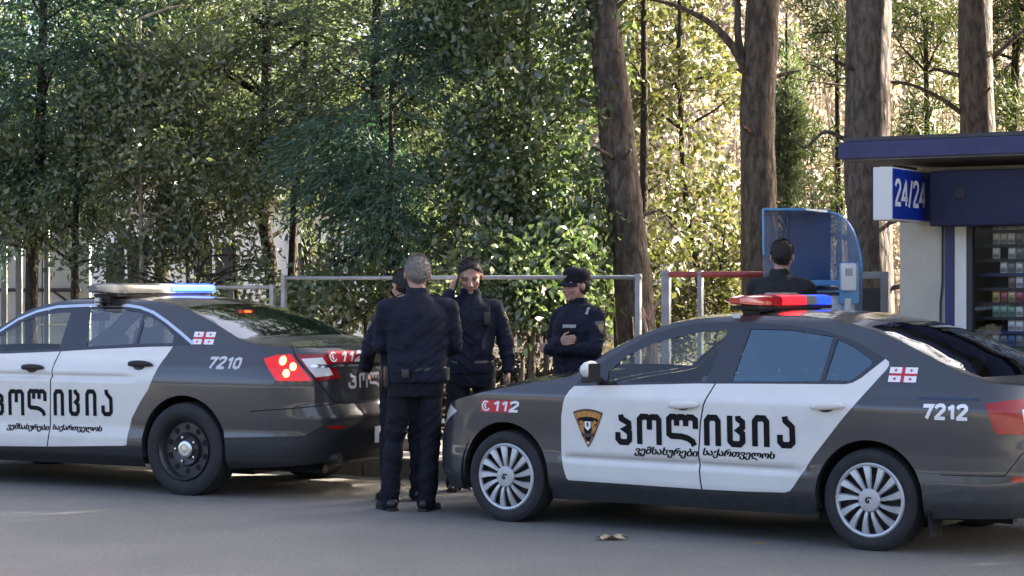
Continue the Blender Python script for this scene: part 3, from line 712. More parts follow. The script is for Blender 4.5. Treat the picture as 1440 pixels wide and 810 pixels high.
class Skin:
    """flank of a car: s runs along the plan outline (s = x on the flank), z is height"""
    def __init__(self, W, xf, xr, xa, xb, nf, nr, side, front, rear, edge, top, groove, taper=.02):
        t = np.linspace(0, math.pi / 2, 200)
        fx = xa + (xf - xa) * np.sin(t) ** (2 / nf); fy = W * np.cos(t) ** (2 / nf)
        rx = xb - (xb - xr) * np.sin(t) ** (2 / nr); ry = W * np.cos(t) ** (2 / nr)
        mid = np.linspace(xb, xa, 200)[1:-1]
        x = np.concatenate([rx[::-1], mid, fx]); y = np.concatenate([ry[::-1], np.full(len(mid), W), fy])
        xm = (xa + xb) / 2
        y = y - taper * np.clip(np.abs(x - xm) / ((xf - xr) / 2), 0, 1) ** 2 * (y / W)
        a = np.concatenate([[0], np.cumsum(np.hypot(np.diff(x), np.diff(y)))])
        a = a - np.interp(xm, x, a) + xm
        self.s, self.x, self.y = a, x, y
        tx, ty = np.gradient(x, a), np.gradient(y, a); l = np.hypot(tx, ty) + 1e-12
        self.nx, self.ny = -ty / l, tx / l
        self.smin, self.smax = a[0], a[-1]
        self.tabs = [smooth_table(q, .05, 1.75) for q in (side, front, rear)]
        self.groove = groove
        self.sa, self.sb = np.interp(xa, x, a), np.interp(xb, x, a)
        self.edge = edge
        self.top = top
        es = np.linspace(self.smin, self.smax, 700)
        es_z = np.interp(es, [e[0] for e in edge], [e[1] for e in edge])
        k = np.hanning(13); k /= k.sum()
        es_z = np.convolve(np.pad(es_z, 6, 'edge'), k, 'valid')
        self.es, self.ez = es, es_z
        P = self.S(es, es_z)
        o = np.maximum.accumulate(P[:, 0]) + np.arange(len(es)) * 1e-7
        self.ex, self.ey = o, P[:, 1]
    def S(self, s, z):
        s = np.asarray(s, float); z = np.asarray(z, float)
        neg = s < self.smin
        s2 = np.where(neg, 2 * self.smin - s, s)
        bx = np.interp(s2, self.s, self.x); by = np.interp(s2, self.s, self.y)
        nx = np.interp(s2, self.s, self.nx); ny = np.interp(s2, self.s, self.ny)
        wf = sstep(self.sa + .25 * (self.smax - self.sa), self.sa + .75 * (self.smax - self.sa), s2)
        wr = 1 - sstep(self.smin + .25 * (self.sb - self.smin), self.smin + .75 * (self.sb - self.smin), s2)
        i = (1 - wf - wr) * np.interp(z, *self.tabs[0]) + wf * np.interp(z, *self.tabs[1]) + wr * np.interp(z, *self.tabs[2])
        gz, gd, gw, g0, g1 = self.groove     # pressed line along the doors only
        i = i + gd * np.exp(-((z - gz) / gw) ** 2) * sstep(g0, g0 + .25, s2) * (1 - sstep(g1 - .1, g1, s2))
        y = np.maximum(by - ny * i, 0)
        return np.stack([bx - nx * i, np.where(neg, -y, y), z], -1)
    def N(self, s, z, e=.006):
        a = self.S(np.asarray(s) + e, z) - self.S(np.asarray(s) - e, z)
        b = self.S(s, np.asarray(z) + e) - self.S(s, np.asarray(z) - e)
        n = np.cross(b, a); n /= np.linalg.norm(n, axis=-1, keepdims=True) + 1e-12
        return n
    def zu(self, s): return np.interp(s, self.es, self.ez)
    def T(self, x, y):
        ye = np.maximum(np.interp(x, self.ex, self.ey), 1e-3)
        v = np.clip(np.abs(y) / ye, 0, 1)
        sh = np.interp(x, self.top['sx'], self.top['sv']) * (1 - v * v)
        xx = x - sh
        ze = np.interp(xx, self.ex, self.ez)
        cr = np.interp(xx, self.top['cx'], self.top['cv'])
        return ze + cr * (1 - v ** 2.3) * np.clip(ye / .4, 0, 1)
    def TN(self, x, y, e=.02):
        dx = (self.T(x + e, y) - self.T(x - e, y)) / (2 * e); dy = (self.T(x, y + e) - self.T(x, y - e)) / (2 * e)
        n = np.stack([-dx, -dy, np.ones_like(dx)], -1)
        return n / np.linalg.norm(n, axis=-1, keepdims=True)

def cut_sheet(domain, feats, step, keep_default='body'):
    """triangulate a 2-D domain with crisp feature outlines; feats = [(key, polygon)], first match wins"""
    verts, edges = [], []
    def addpoly(P):
        b = len(verts); P = resample(P, step)
        for p in P: verts.append(Vector((float(p[0]), float(p[1]))))
        for i in range(len(P)): edges.append((b + i, b + (i + 1) % len(P)))
    addpoly(domain)
    for k, p in feats: addpoly(p)
    fv = np.array([tuple(v) for v in verts])
    d = np.array(domain); lo, hi = d.min(0), d.max(0)
    gx, gz = np.meshgrid(np.arange(lo[0], hi[0], step), np.arange(lo[1], hi[1], step), indexing='ij')
    g = np.stack([gx.ravel(), gz.ravel()], 1)
    g[:, 0] += (np.round((g[:, 1] - lo[1]) / step) % 2) * step * .5
    g = g[inside(domain, g)]
    keep = np.ones(len(g), bool)
    for c in range(0, len(g), 2000):
        dd = ((g[c:c + 2000, None, :] - fv[None]) ** 2).sum(-1).min(1)
        keep[c:c + 2000] = dd > (step * .45) ** 2
    for p in g[keep]: verts.append(Vector((float(p[0]), float(p[1]))))
    V, E, Fc, *_ = geometry.delaunay_2d_cdt(verts, edges, [], 0, 1e-5)
    V = np.array([tuple(v) for v in V]); Fc = np.array([tuple(f) for f in Fc])
    c = V[Fc].mean(1)
    ok = inside(domain, c)
    key = np.full(len(Fc), '', dtype=object); key[ok] = keep_default
    for k, p in reversed(feats):
        m = inside(p, c) & ok
        key[m] = k
    out = {}
    for k in set(key):
        if k in ('', 'hole'): continue
        f = Fc[key == k]; u, inv = np.unique(f, return_inverse=True)
        tri = inv.reshape(f.shape)
        a = V[u][tri]
        area = (a[:, 1, 0] - a[:, 0, 0]) * (a[:, 2, 1] - a[:, 0, 1]) - (a[:, 1, 1] - a[:, 0, 1]) * (a[:, 2, 0] - a[:, 0, 0])
        tri = np.where(area[:, None] < 0, tri[:, ::-1], tri)[np.abs(area) > 1e-10]
        out[k] = (V[u], tri)
    return out

def arch_poly(c, r, top=1.0, n=40):
    P = [(c[0] + r * math.cos(t), c[1] + r * math.sin(t) * top) for t in np.linspace(math.pi * -.02, math.pi * 1.02, n)]
    return P + [(c[0] - r, .0), (c[0] + r, .0)]

# Georgian capitals of the door lettering as strokes in a unit box (x right, y up)
GEO = {
 'p': (.52, [[(.30, 1.0), (.34, .86), (.82, .72), (.84, .58), (.58, .50), (.86, .40), (.86, .16), (.70, .07), (.28, .07), (.10, .17), (.10, .40)]]),
 'o': (.78, [[(.10, 0), (.10, .84), (.20, .93), (.42, .93), (.52, .86), (.52, .50)], [(.51, .86), (.62, .93), (.83, .93), (.92, .84), (.92, 0)]]),
 'l': (1.0, [[(.32, .64), (.32, .88), (.26, .94), (.14, .94), (.06, .86), (.06, .36), (.14, .30), (.48, .29), (.68, .24), (.84, .14), (.90, .0)],
             [(.32, .86), (.40, .94), (.54, .94), (.62, .86), (.62, .64)], [(.62, .86), (.70, .94), (.84, .94), (.94, .86), (.94, .56)]]),
 'i': (.56, [[(.16, 0), (.16, .82), (.30, .93), (.70, .93), (.84, .82), (.84, 0)]]),
 'c': (.58, [[(.15, 1.0), (.15, .17), (.30, .07), (.70, .07), (.85, .17), (.85, .42), (.64, .52), (.85, .63), (.85, .80), (.62, .90), (.60, 1.0)]]),
 'a': (.56, [[(.42, 1.0), (.46, .86), (.84, .66), (.86, .17), (.70, .07), (.30, .07), (.14, .17), (.14, .40)]]),
}
def geo_letter(ch, w, h, lw):
    """verts (u, v) metres and quads"""
    vs, fs = [], []
    for path in GEO[ch][1]:
        v, f = ribbon([(x * w, y * h) for x, y in path], lw)
        b = len(vs); vs += [tuple(p) for p in v]; fs += [tuple(i + b for i in q) for q in f]
    return vs, fs

def decal(sk, name, verts, faces, s0, z0, m, parent, off=.003, side=1, lay=0, fmats=None):
    """flat artwork (u right as seen from outside the left flank, v up) laid on the skin"""
    v = np.array(verts, float)
    s = s0 - v[:, 0] * side if side == 1 else s0 + v[:, 0]
    z = z0 + v[:, 1]
    P = sk.S(s, z) + sk.N(s, z) * (off + lay * .0012)
    if side == -1: P[:, 1] *= -1
    return mesh_obj(name, P, faces, m, parent, fmats=fmats)

def gridquad(w, h, n=8, k=4, skew=0.0):
    vs = [(w * i / n + skew * h * j / k, h * j / k) for j in range(k + 1) for i in range(n + 1)]
    fs = [(j * (n + 1) + i, j * (n + 1) + i + 1, (j + 1) * (n + 1) + i + 1, (j + 1) * (n + 1) + i) for j in range(k) for i in range(n)]
    return vs, fs

def make_wheel(root, M, c, side, r, w, kind, rimr):
    """c wheel centre, side +1 left; wheel is a part with tyre/rim/hub as sub-parts"""
    hub = empty('wheel'); hub.parent = root; hub.location = c
    if side < 0: hub.rotation_euler = (0, 0, math.pi)
    h = w / 2
    t = MB()
    t.lathe([(rimr - .005, -h * .82), (rimr + .02, -h * .98), (r - .035, -h), (r - .012, -h * .86), (r - .002, -h * .55), (r, 0), (r - .002, h * .55), (r - .012, h * .86), (r - .035, h), (rimr + .045, h * 1.02), (rimr + .02, h * .99), (rimr - .004, h * .84), (rimr - .02, h * .5), (rimr - .02, -h * .5)], 56, 'Y', closed=True)
    t.build('tyre', M['tyre'], hub, auto=35)
    if kind == 'cover':
        b = MB(); b.lathe([(rimr - .012, -h * .6), (rimr - .012, h * .45), (.02, h * .40), (.02, -h * .6)], 40, 'Y', closed=True)
        b.build('brake_drum', M['dark'], hub, auto=35)
        k = MB()
        k.lathe([(rimr + .004, h * .80), (rimr + .006, h * .93), (rimr - .004, h * 1.0), (rimr - .017, h * .96), (rimr - .02, h * .80)], 64, 'Y', closed=True)
        n = 13
        for i in range(n):
            a0 = 2 * math.pi * i / n; tw = .13
            def pt(rr, da, hh): return (rr * math.sin(a0 + da), hh, rr * math.cos(a0 + da))
            prof = [(.058, .0, .20, h * .92), (.10, .03, .165, h * 1.02), (.15, .07, .158, h * 1.02), (rimr - .012, .12, .155, h * .95)]
            vs, fs = [], []
            for rr, da, wd, hh in prof:
                vs += [pt(rr, da - wd, hh - .012), pt(rr, da - wd * .72, hh), pt(rr, da + wd * .55, hh + .002), pt(rr, da + wd * .75, hh - .012)]
            for q in range(3):
                for e in range(3): fs.append((q * 4 + e, q * 4 + e + 1, q * 4 + e + 5, q * 4 + e + 4))
            k.add(vs, fs)
        k.build('wheel_cover', M['alloy'], hub, auto=30)
        cb = MB(); cb.lathe([(.072, h * .85), (.072, h * 1.0), (.064, h * 1.06), (.034, h * 1.07), (.034, h * 1.05), (0, h * 1.05)], 32, 'Y')
        cb.build('centre_cap', M['alloy'], hub, auto=30)
        e = MB()
        for a in np.linspace(-.9, 2.2, 7):
            e.box((.018 * math.cos(a), h * 1.058, .018 * math.sin(a)), (.012, .006, .008), 0, None)
        e.box((.002, h * 1.058, -.006), (.008, .006, .022))
        e.build('cap_emblem', M['dark'], hub)
    else:
        b = MB(); b.lathe([(rimr - .03, -h * .5), (rimr - .004, h * .84), (rimr - .012, h * .98), (rimr - .025, h * .86), (rimr - .036, h * .50), (.132, h * .50), (.118, h * .74), (.09, h * .60), (.0, h * .58)], 64, 'Y')
        b.build('steel_rim', M['steelrim'], hub, auto=35)
        g = MB()
        for i in range(10):
            a = 2 * math.pi * i / 10
            g.lathe([(.0, h * .53), (.021, h * .53), (.024, h * .49)], 14, 'Y', (.168 * math.sin(a), 0, .168 * math.cos(a)))
        g.build('rim_hole_shade', M['void'], hub)  # flat black discs painted for the darkness inside the rim holes
        q = MB(); q.lathe([(.068, h * .55), (.066, h * .80), (.060, h * .84), (.045, h * .85), (.043, h * .82), (.026, h * .82), (.024, h * .86), (.0, h * .87)], 36, 'Y')
        q.build('hub_cap', M['chromecap'], hub, auto=40)
        for i in range(5):
            a = 2 * math.pi * i / 5 + .3
            l = MB()
            l.lathe([(.011, h * .55), (.010, h * .78), (0, h * .79)], 8, 'Y', (.095 * math.sin(a), 0, .095 * math.cos(a)))
            l.build('lug_nut', M['chromecap'], hub)
    return hub

def make_seat(root, M, x, y, zb, cap=1.0):
    s = empty('car_seat'); s.parent = root; s.location = (x, y, zb)
    a = MB(); a.box((.05, 0, .06), (.50, .50, .16), bev=.06); a.build('seat_cushion', M['trim'], s, auto=50)
    Mt = Matrix.Translation((-.20, 0, .12)) @ Matrix.Rotation(R(-14), 4, 'Y')
    b = MB(); b.box((0, 0, .30), (.13, .48, .62), M=Mt, bev=.055); b.build('seat_back', M['trim'], s, auto=50)
    c = MB(); c.box((.0, 0, .72), (.10, .26, .18), M=Mt, bev=.045); c.tube([Mt @ Vector((0, .06, .6)), Mt @ Vector((0, .06, .7))], .007); c.tube([Mt @ Vector((0, -.06, .6)), Mt @ Vector((0, -.06, .7))], .007)
    c.build('headrest', M['trim'], s, auto=50)
    return s

def build_car(spec, M):
    sk = Skin(**spec['skin'])
    root = empty('police_car', (*spec['pos'], 0.0), math.pi - R(spec['yaw']))
    tag(root, spec['label'], 'police car', 'police cars stopped along the kerb')
    parts = {}
    smin, smax = sk.smin, sk.smax
    # ---- flank sheet
    ss = np.linspace(smin, smax, 260)
    low = [(s, float(np.interp(s, [p[0] for p in spec['low']], [p[1] for p in spec['low']]))) for s in ss]
    up = [(s, float(sk.zu(s)) - .001) for s in ss[::-1]]
    domain = low + up
    feats = [('hole', arch_poly(*a)) for a in spec['arches']]
    feats += spec['feats']
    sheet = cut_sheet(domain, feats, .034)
    # parent tree: key -> (object name, material, parent key, offset)
    for side in (1, -1):
        made = {}
        def obj_for(key):
            if key in made: return made[key]
            nm, mk, par, off = spec['parts'][key]
            pr = root if par is None else obj_for(par)
            if key not in sheet:
                return pr
            V, Tm = sheet[key]
            P = sk.S(V[:, 0], V[:, 1]); N = sk.N(V[:, 0], V[:, 1]); P = P + N * off
            tri = Tm[:, ::-1]
            if side == -1:
                P = P * [1, -1, 1]; N = N * [1, -1, 1]; tri = Tm
            o = mesh_obj(nm, P, tri, M[mk], pr, True, normals=N)
            made[key] = o
            return o
        for key in spec['parts']:
            if key in sheet: obj_for(key)
        parts[side] = made
    # wheel arch lips: a flange turned inward round each opening, both sides, in the colour of the body
    for (c, r, *_) in spec['arches']:
        for side in (1, -1):
            lip = MB()
            A = [(c[0] + r * math.cos(t), c[1] + r * math.sin(t)) for t in np.linspace(-.25, math.pi + .25, 40)]
            A = [p for p in A if p[1] > .2]
            P = sk.S([p[0] for p in A], [p[1] for p in A])
            vs, fs = [], []
            for p in P:
                vs += [(p[0], p[1] * side, p[2]), (p[0], (p[1] - .05) * side, p[2] + .0)]
            for i in range(len(P) - 1): fs.append((2 * i, 2 * i + 1, 2 * i + 3, 2 * i + 2))
            lip.add(vs, fs)
            lip.build('wheel_arch_edge', M['paint'], root, True)
    # ---- top sheet
    k = slice(0, None, 3)
    dom = [(x, y) for x, y in zip(sk.ex[k], sk.ey[k])] + [(x, -y) for x, y in zip(sk.ex[k][::-1], sk.ey[k][::-1])]
    tf = []
    for key, poly in spec['topfeats']:
        P = []
        for xq, v in resample(poly, .06 if len(poly) < 9 else .2):
            # (x', v): v in -1..1 across; invert x = x' + shift
            x = xq
            for _ in range(8): x = xq + np.interp(x, sk.top['sx'], sk.top['sv']) * (1 - v * v)
            ye = np.interp(x, sk.ex, sk.ey)
            P.append((float(x), float(v * ye)))
        tf.append((key, P))
    tsheet = cut_sheet(dom, tf, .05)
    for key, (V, Tm) in tsheet.items():
        nm, mk, par, off = spec['topparts'][key]
        z = sk.T(V[:, 0], V[:, 1]); N = sk.TN(V[:, 0], V[:, 1])
        P = np.stack([V[:, 0], V[:, 1], z], 1) + N * off
        pr = root if par is None else parts[1].get(par, root)
        parts[key] = mesh_obj(nm, P, Tm, M[mk], pr, True, normals=N)
    # ---- floor pan, wheel wells
    u = MB()
    zf = spec['floor']
    xm = (sk.x[0] + sk.x[-1]) / 2; qx = xm + (sk.x - xm) * .90
    u.prism([(x, y * .84) for x, y in zip(qx[::8], sk.y[::8])] + [(x, -y * .84) for x, y in zip(qx[::-8], sk.y[::-8])], zf + .02, zf + .05)
    u.tube([(spec['skin']['xr'] + .35, .42, .2), (.3, .35, .2), (1.6, .3, .19)], .035)
    u.box((.25, -.1, zf - .06), (.8, .7, .10))
    u.build('floor_pan', M['dark'], root)
    for (c, r, *_) in spec['arches']:
        for side in (1, -1):
            wl = MB()
            a = np.linspace(-.3, math.pi + .3, 24)
            yo = spec['skin']['W'] - .035; yi = .50
            vs = []
            for t in a: vs += [(c[0] + (r + .02) * math.cos(t), yo * side, c[1] + (r + .02) * math.sin(t)), (c[0] + (r + .02) * math.cos(t), yi * side, c[1] + (r + .02) * math.sin(t))]
            fs = [(2 * i, 2 * i + 1, 2 * i + 3, 2 * i + 2) for i in range(len(a) - 1)]
            fs.append(tuple(2 * i + 1 for i in range(len(a))))
            wl.add(vs, fs); wl.build('wheel_well', M['void'], root)
    # ---- wheels
    for i, xw in enumerate((0.0, spec['wb'])):
        for side in (1, -1):
            make_wheel(root, M, (xw, spec['wy'] * side, spec['wz']), side, spec['wr'], spec['ww'], spec['wkind'], spec['rim'])
    # ---- cabin
    fx = spec['seatx']
    for side in (1, -1):
        make_seat(root, M, fx, .37 * side, zf + .14)
    b = MB(); b.box((fx - .88, 0, zf + .2), (.50, 1.24, .18), bev=.05)
    Mt = Matrix.Translation((fx - 1.10, 0, zf + .26)) @ Matrix.Rotation(R(-16), 4, 'Y')
    b.box((0, 0, .28), (.14, 1.22, .56), M=Mt, bev=.05); b.build('rear_bench', M['trim'], root, auto=50)
    d = MB(); dx = spec['dashx']
    d.prism([(dx - .25, zf + .30), (dx - .22, zf + .56), (dx - .10, zf + .68), (dx + .42, zf + .70), (dx + .42, zf + .30)], -.66, .66, 'Y'); d.build('dashboard', M['trim'], root, auto=30)
    st = empty('steering_wheel'); st.parent = root
    Ms = Matrix.Translation((dx - .34, .36, zf + .58)) @ Matrix.Rotation(R(-64), 4, 'Y')
    w_ = MB(); w_.lathe([(.185 + .016 * math.cos(t), .016 * math.sin(t)) for t in np.linspace(0, 2 * math.pi, 9)[:-1]], 36, 'Z', M=Ms, closed=True)
    w_.build('steering_rim', M['trim'], st, True)
    w2 = MB(); w2.lathe([(.0, .012), (.06, .01), (.07, -.03), (0, -.04)], 20, 'Z', M=Ms)
    for a in (0.0, math.pi / 2, -math.pi / 2): w2.box((.11 * math.cos(a), .11 * math.sin(a), -.01), (.16, .03, .015) if a == 0 else (.03, .16, .015), M=Ms)
    w2.tube([Ms @ Vector((0, 0, -.03)), Ms @ Vector((0, 0, -.35))], .03); w2.build('steering_hub', M['steelgrey'], st)
    mr = MB(); wx = spec['wsx']; mr.box((wx - .12, 0, spec['mirz']), (.03, .22, .065), bev=.012); mr.tube([(wx - .12, 0, spec['mirz']), (wx + .0, 0, spec['mirz'] + .05)], .008)
    mr.build('rear_view_mirror', M['dark'], root, auto=40)
    return sk, root, parts

def make_light_bar(root, M, x, zroof, length, depth, h, kinds, foot_y, taperend=.16):
    """kinds: list of (fraction of the length from the left end, material, name)"""
    lb = empty('light_bar'); lb.parent = root; lb.location = (x, 0, zroof)
    hl = length / 2
    def outline(y0, y1, z0, z1, dz, shrink=0.0):
        pass
    y = hl
    for frac, mk, nm in kinds:
        y2 = y - frac * length
        n = 8; vs, fs = [], []
        for i in range(n + 1):
            yy = y + (y2 - y) * i / n
            e = min(1.0, (hl - abs(yy)) / taperend + .02)
            w = depth / 2 * (1 - (1 - e) ** 2 * .75); hh = h * (.42 + .58 * math.sqrt(max(0, 1 - (1 - e) ** 2)))
            zc = h * .5
            ring = [(-w, zc - hh * .42), (-w * 1.02, zc), (-w * .93, zc + hh * .36), (-w * .6, zc + hh * .5), (w * .6, zc + hh * .5), (w * .93, zc + hh * .36), (w * 1.02, zc), (w, zc - hh * .42)]
            for a, b in ring: vs.append((a, yy, b + .035))
        m_ = 8
        for i in range(n):
            for k in range(m_): fs.append((i * m_ + k, i * m_ + (k + 1) % m_, (i + 1) * m_ + (k + 1) % m_, (i + 1) * m_ + k))
        fs.append(tuple(range(m_))); fs.append(tuple(n * m_ + k for k in range(m_)))
        bb = MB(); bb.add(vs, fs); bb.build(nm, M[mk], lb, auto=40)
        y = y2
    base = MB(); base.box((0, 0, .025), (depth * .80, length * .80, .026), bev=.01)
    for sd in (1, -1):
        base.box((0, foot_y * sd, -.01), (.10, .06, .07), bev=.01)
        base.box((0, (foot_y + .06) * sd, -.03), (.05, .12, .012))
    base.build('mounting_base', M['dark'], lb, auto=40)
    return lb
# ---------------------------------------------------------------- car materials
CM = {
 'paint': mat('graphite_paint', (.046, .047, .051), .30, .30, var=.10, vscale=3, coat=.9, rvar=.05),
 'white': mat('white_door_film', (.655, .648, .612), .38, 0, var=.035, vscale=5, coat=.35, rvar=.06),
 'gloss': mat('gloss_black_trim', (.016, .018, .026), .16, 0, coat=.6),
 'lower': mat('grey_plastic', (.028, .029, .031), .55, 0, var=.2, vscale=14, bump=.05, bscale=300),
 'dark': mat('black_plastic', (.012, .012, .013), .6),
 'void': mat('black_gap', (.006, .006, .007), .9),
 'trim': mat('cabin_trim', (.022, .022, .024), .8, bump=.1, bscale=200),
 'tyre': mat('tyre_rubber', (.017, .017, .018), .8, var=.3, vscale=10, bump=.15, bscale=120),
 'alloy': mat('silver_wheel_paint', (.46, .47, .48), .38, .5, var=.08, vscale=14, rvar=.08),
 'steelrim': mat('black_steel_wheel', (.026, .026, .028), .38, .2, coat=.2),
 'steelgrey': mat('grey_plastic_boss', (.16, .16, .17), .5),
 'chrome': mat('bright_trim', (.72, .73, .76), .14, 1.0),
 'chromecap': mat('hub_cap_metal', (.62, .62, .62), .25, 1.0),
 'glass': glass_mat('window_glass', (.86, .92, .90)),
 'darkglass': glass_mat('dark_glass_sky_tint', (.13, .16, .18), (.62, .86, 1.0), .02, .20),  # dark glass; blue of the reflected sky put into its reflection colour
 'rearglass': glass_mat('rear_window_glass', (.16, .18, .18), 1.0, .02, .17),
 'lens_red': mat('red_lens', (.32, .006, .009), .2, coat=.5, var=.35, vscale=30, col2=(.22, .004, .006)),
 'lens_white': mat('clear_lens', (.62, .62, .62), .12, coat=1.0),
 'lens_lit': mat('lit_brake_lamp', (.9, .3, .1), .3, emit=(1.0, .16, .03), estr=2.4),
 'lens_glow': mat('glowing_red_lens', (.26, .005, .007), .25, emit=(1.0, .012, .014), estr=.06, coat=.4),
 'lens_hot': mat('lit_lamp_core', (1, .8, .5), .3, emit=(1.0, .55, .22), estr=3.0),
 'beacon_red': mat('red_beacon_lens', (.17, .006, .010), .12, coat=1.0, emit=(1, .02, .03), estr=.015),
 'beacon_red_lit': mat('lit_red_beacon', (.9, .03, .05), .2, emit=(1.0, .012, .02), estr=.22),
 'beacon_blue': mat('blue_beacon_lens', (.01, .03, .28), .12, coat=1.0, emit=(.02, .06, 1), estr=.02),
 'beacon_blue_lit': mat('lit_blue_beacon', (.05, .15, .95), .2, emit=(.004, .022, 1.0), estr=.30),
 'beacon_blue_hot': mat('bright_blue_beacon', (.01, .03, .3), .55, spec=.15, emit=(.010, .05, 1.0), estr=.34),
 'blue_core': mat('blue_lamp_core', (.02, .05, .3), .6, spec=.1, emit=(.06, .13, 1.0), estr=.45),
 'red_core': mat('red_lamp_glow', (.6, .02, .02), .3, emit=(1.0, .03, .02), estr=.35),
 'beacon_clear': mat('clear_beacon_lens', (.11, .115, .115), .45, coat=.15, var=.3, vscale=16),
 'beacon_grey': mat('grey_beacon_body', (.20, .20, .21), .35, coat=.4),
 'ink': mat('black_lettering', (.006, .006, .007), .6, spec=.15),
 'wht': mat('white_lettering', (.78, .78, .78), .45),
 'silver': mat('reflective_lettering', (.50, .51, .53), .4),
 'red': mat('red_sticker', (.50, .02, .04), .4),
 'blueink': mat('faded_blue_lettering', (.022, .045, .12), .4),
 'gold': mat('gold_emblem', (.46, .20, .045), .5, var=.35, vscale=60),
 'brown': mat('brown_emblem', (.055, .030, .020), .5),
 'plate': mat('number_plate', (.60, .61, .60), .45, var=.1, vscale=20),
}

def letters(sk, word, marks, zs, lw, m, parent_of, side=1):
    """marks: (s_left, s_right) of each letter; zs(s) -> (z_bottom, z_top)"""
    for ch, (a, b) in zip(word, marks):
        z0, z1 = zs((a + b) / 2)
        v, f = geo_letter(ch, a - b, z1 - z0, lw)
        decal(sk, 'letter', v, f, a, z0, m, parent_of(a), side=side)

def line_text(sk, name, s, s_left, s_right, z, h, m, parent, shear=0.0, bold=.0, off=.003, lay=0, dup=0.0):
    v, f, w, hh = text_mesh(s, bold=bold, shear=shear)
    v = v * [(s_left - s_right) / w, h / hh]
    if dup: v, f = np.concatenate([v, v + [dup, 0]]), list(f) + [tuple(i + len(v) for i in q) for q in f]
    return decal(sk, name, v, f, s_left, z, m, parent, off, lay=lay)

def sticker_112(sk, parent, s, z, w, h):
    e = .12
    n = 10
    v = [(w * .78 * i / n + e * h * j / 5, h * j / 5) for j in range(6) for i in range(n + 1)]
    f = [(j * (n + 1) + i, j * (n + 1) + i + 1, (j + 1) * (n + 1) + i + 1, (j + 1) * (n + 1) + i) for j in range(5) for i in range(n)]
    o = decal(sk, 'emergency_number_sticker', v, f, s, z, CM['red'], parent)
    # telephone handset inside a ring
    c = (w * .15, h * .5); r = h * .38
    ring, q = ribbon([(c[0] + r * math.cos(t), c[1] + r * math.sin(t)) for t in np.linspace(.9, 2 * math.pi - .5, 16)], h * .13)
    v2, q2 = ribbon([(c[0] - h * .02, c[1] + h * .22), (c[0] - h * .12, c[1] + h * .02), (c[0] + h * .03, c[1] - h * .22)], h * .15)
    b = len(ring)
    decal(sk, 'telephone_symbol', ring + v2, q + [tuple(i + b for i in k) for k in q2], s, z, CM['wht'], o, lay=1)
    v, f = digits('112', w * .68, h * .78, h * .22); v = [(a + b_ * .22, b_) for a, b_ in v]; decal(sk, 'digits', v, f, s - w * .30, z + h * .11, CM['wht'], o, lay=2)
    return o

def flag_sticker(sk, parent, s0, s1, z0, z1, tilt=0.0):
    w, h = s0 - s1, z1 - z0
    def rect(a, b, c, d, n=5):
        vs = [(a + (c - a) * i / n + tilt * (b + (d - b) * j), b + (d - b) * j) for j in (0, 1) for i in range(n + 1)]
        return vs, [(i, i + 1, n + 2 + i, n + 1 + i) for i in range(n)]
    v, f = rect(0, 0, w, h)
    o = decal(sk, 'flag_sticker', v, f, s0, z0, CM['wht'], parent)
    vs, fs = [], []
    def put(*a):
        v, f = rect(*a); b = len(vs); vs.extend(v); fs.extend([tuple(i + b for i in q) for q in f])
    put(0, h * .42, w, h * .58); put(w * .44, 0, w * .56, h * .42); put(w * .44, h * .58, w * .56, h)
    for cx in (.22, .78):
        for cy in (.21, .79):
            put(w * (cx - .06), h * (cy - .03), w * (cx + .06), h * (cy + .03), 2); put(w * (cx - .02), h * (cy + .03), w * (cx + .02), h * (cy + .10), 2); put(w * (cx - .02), h * (cy - .10), w * (cx + .02), h * (cy - .03), 2)
    decal(sk, 'flag_crosses', vs, fs, s0, z0, CM['red'], o, lay=1)

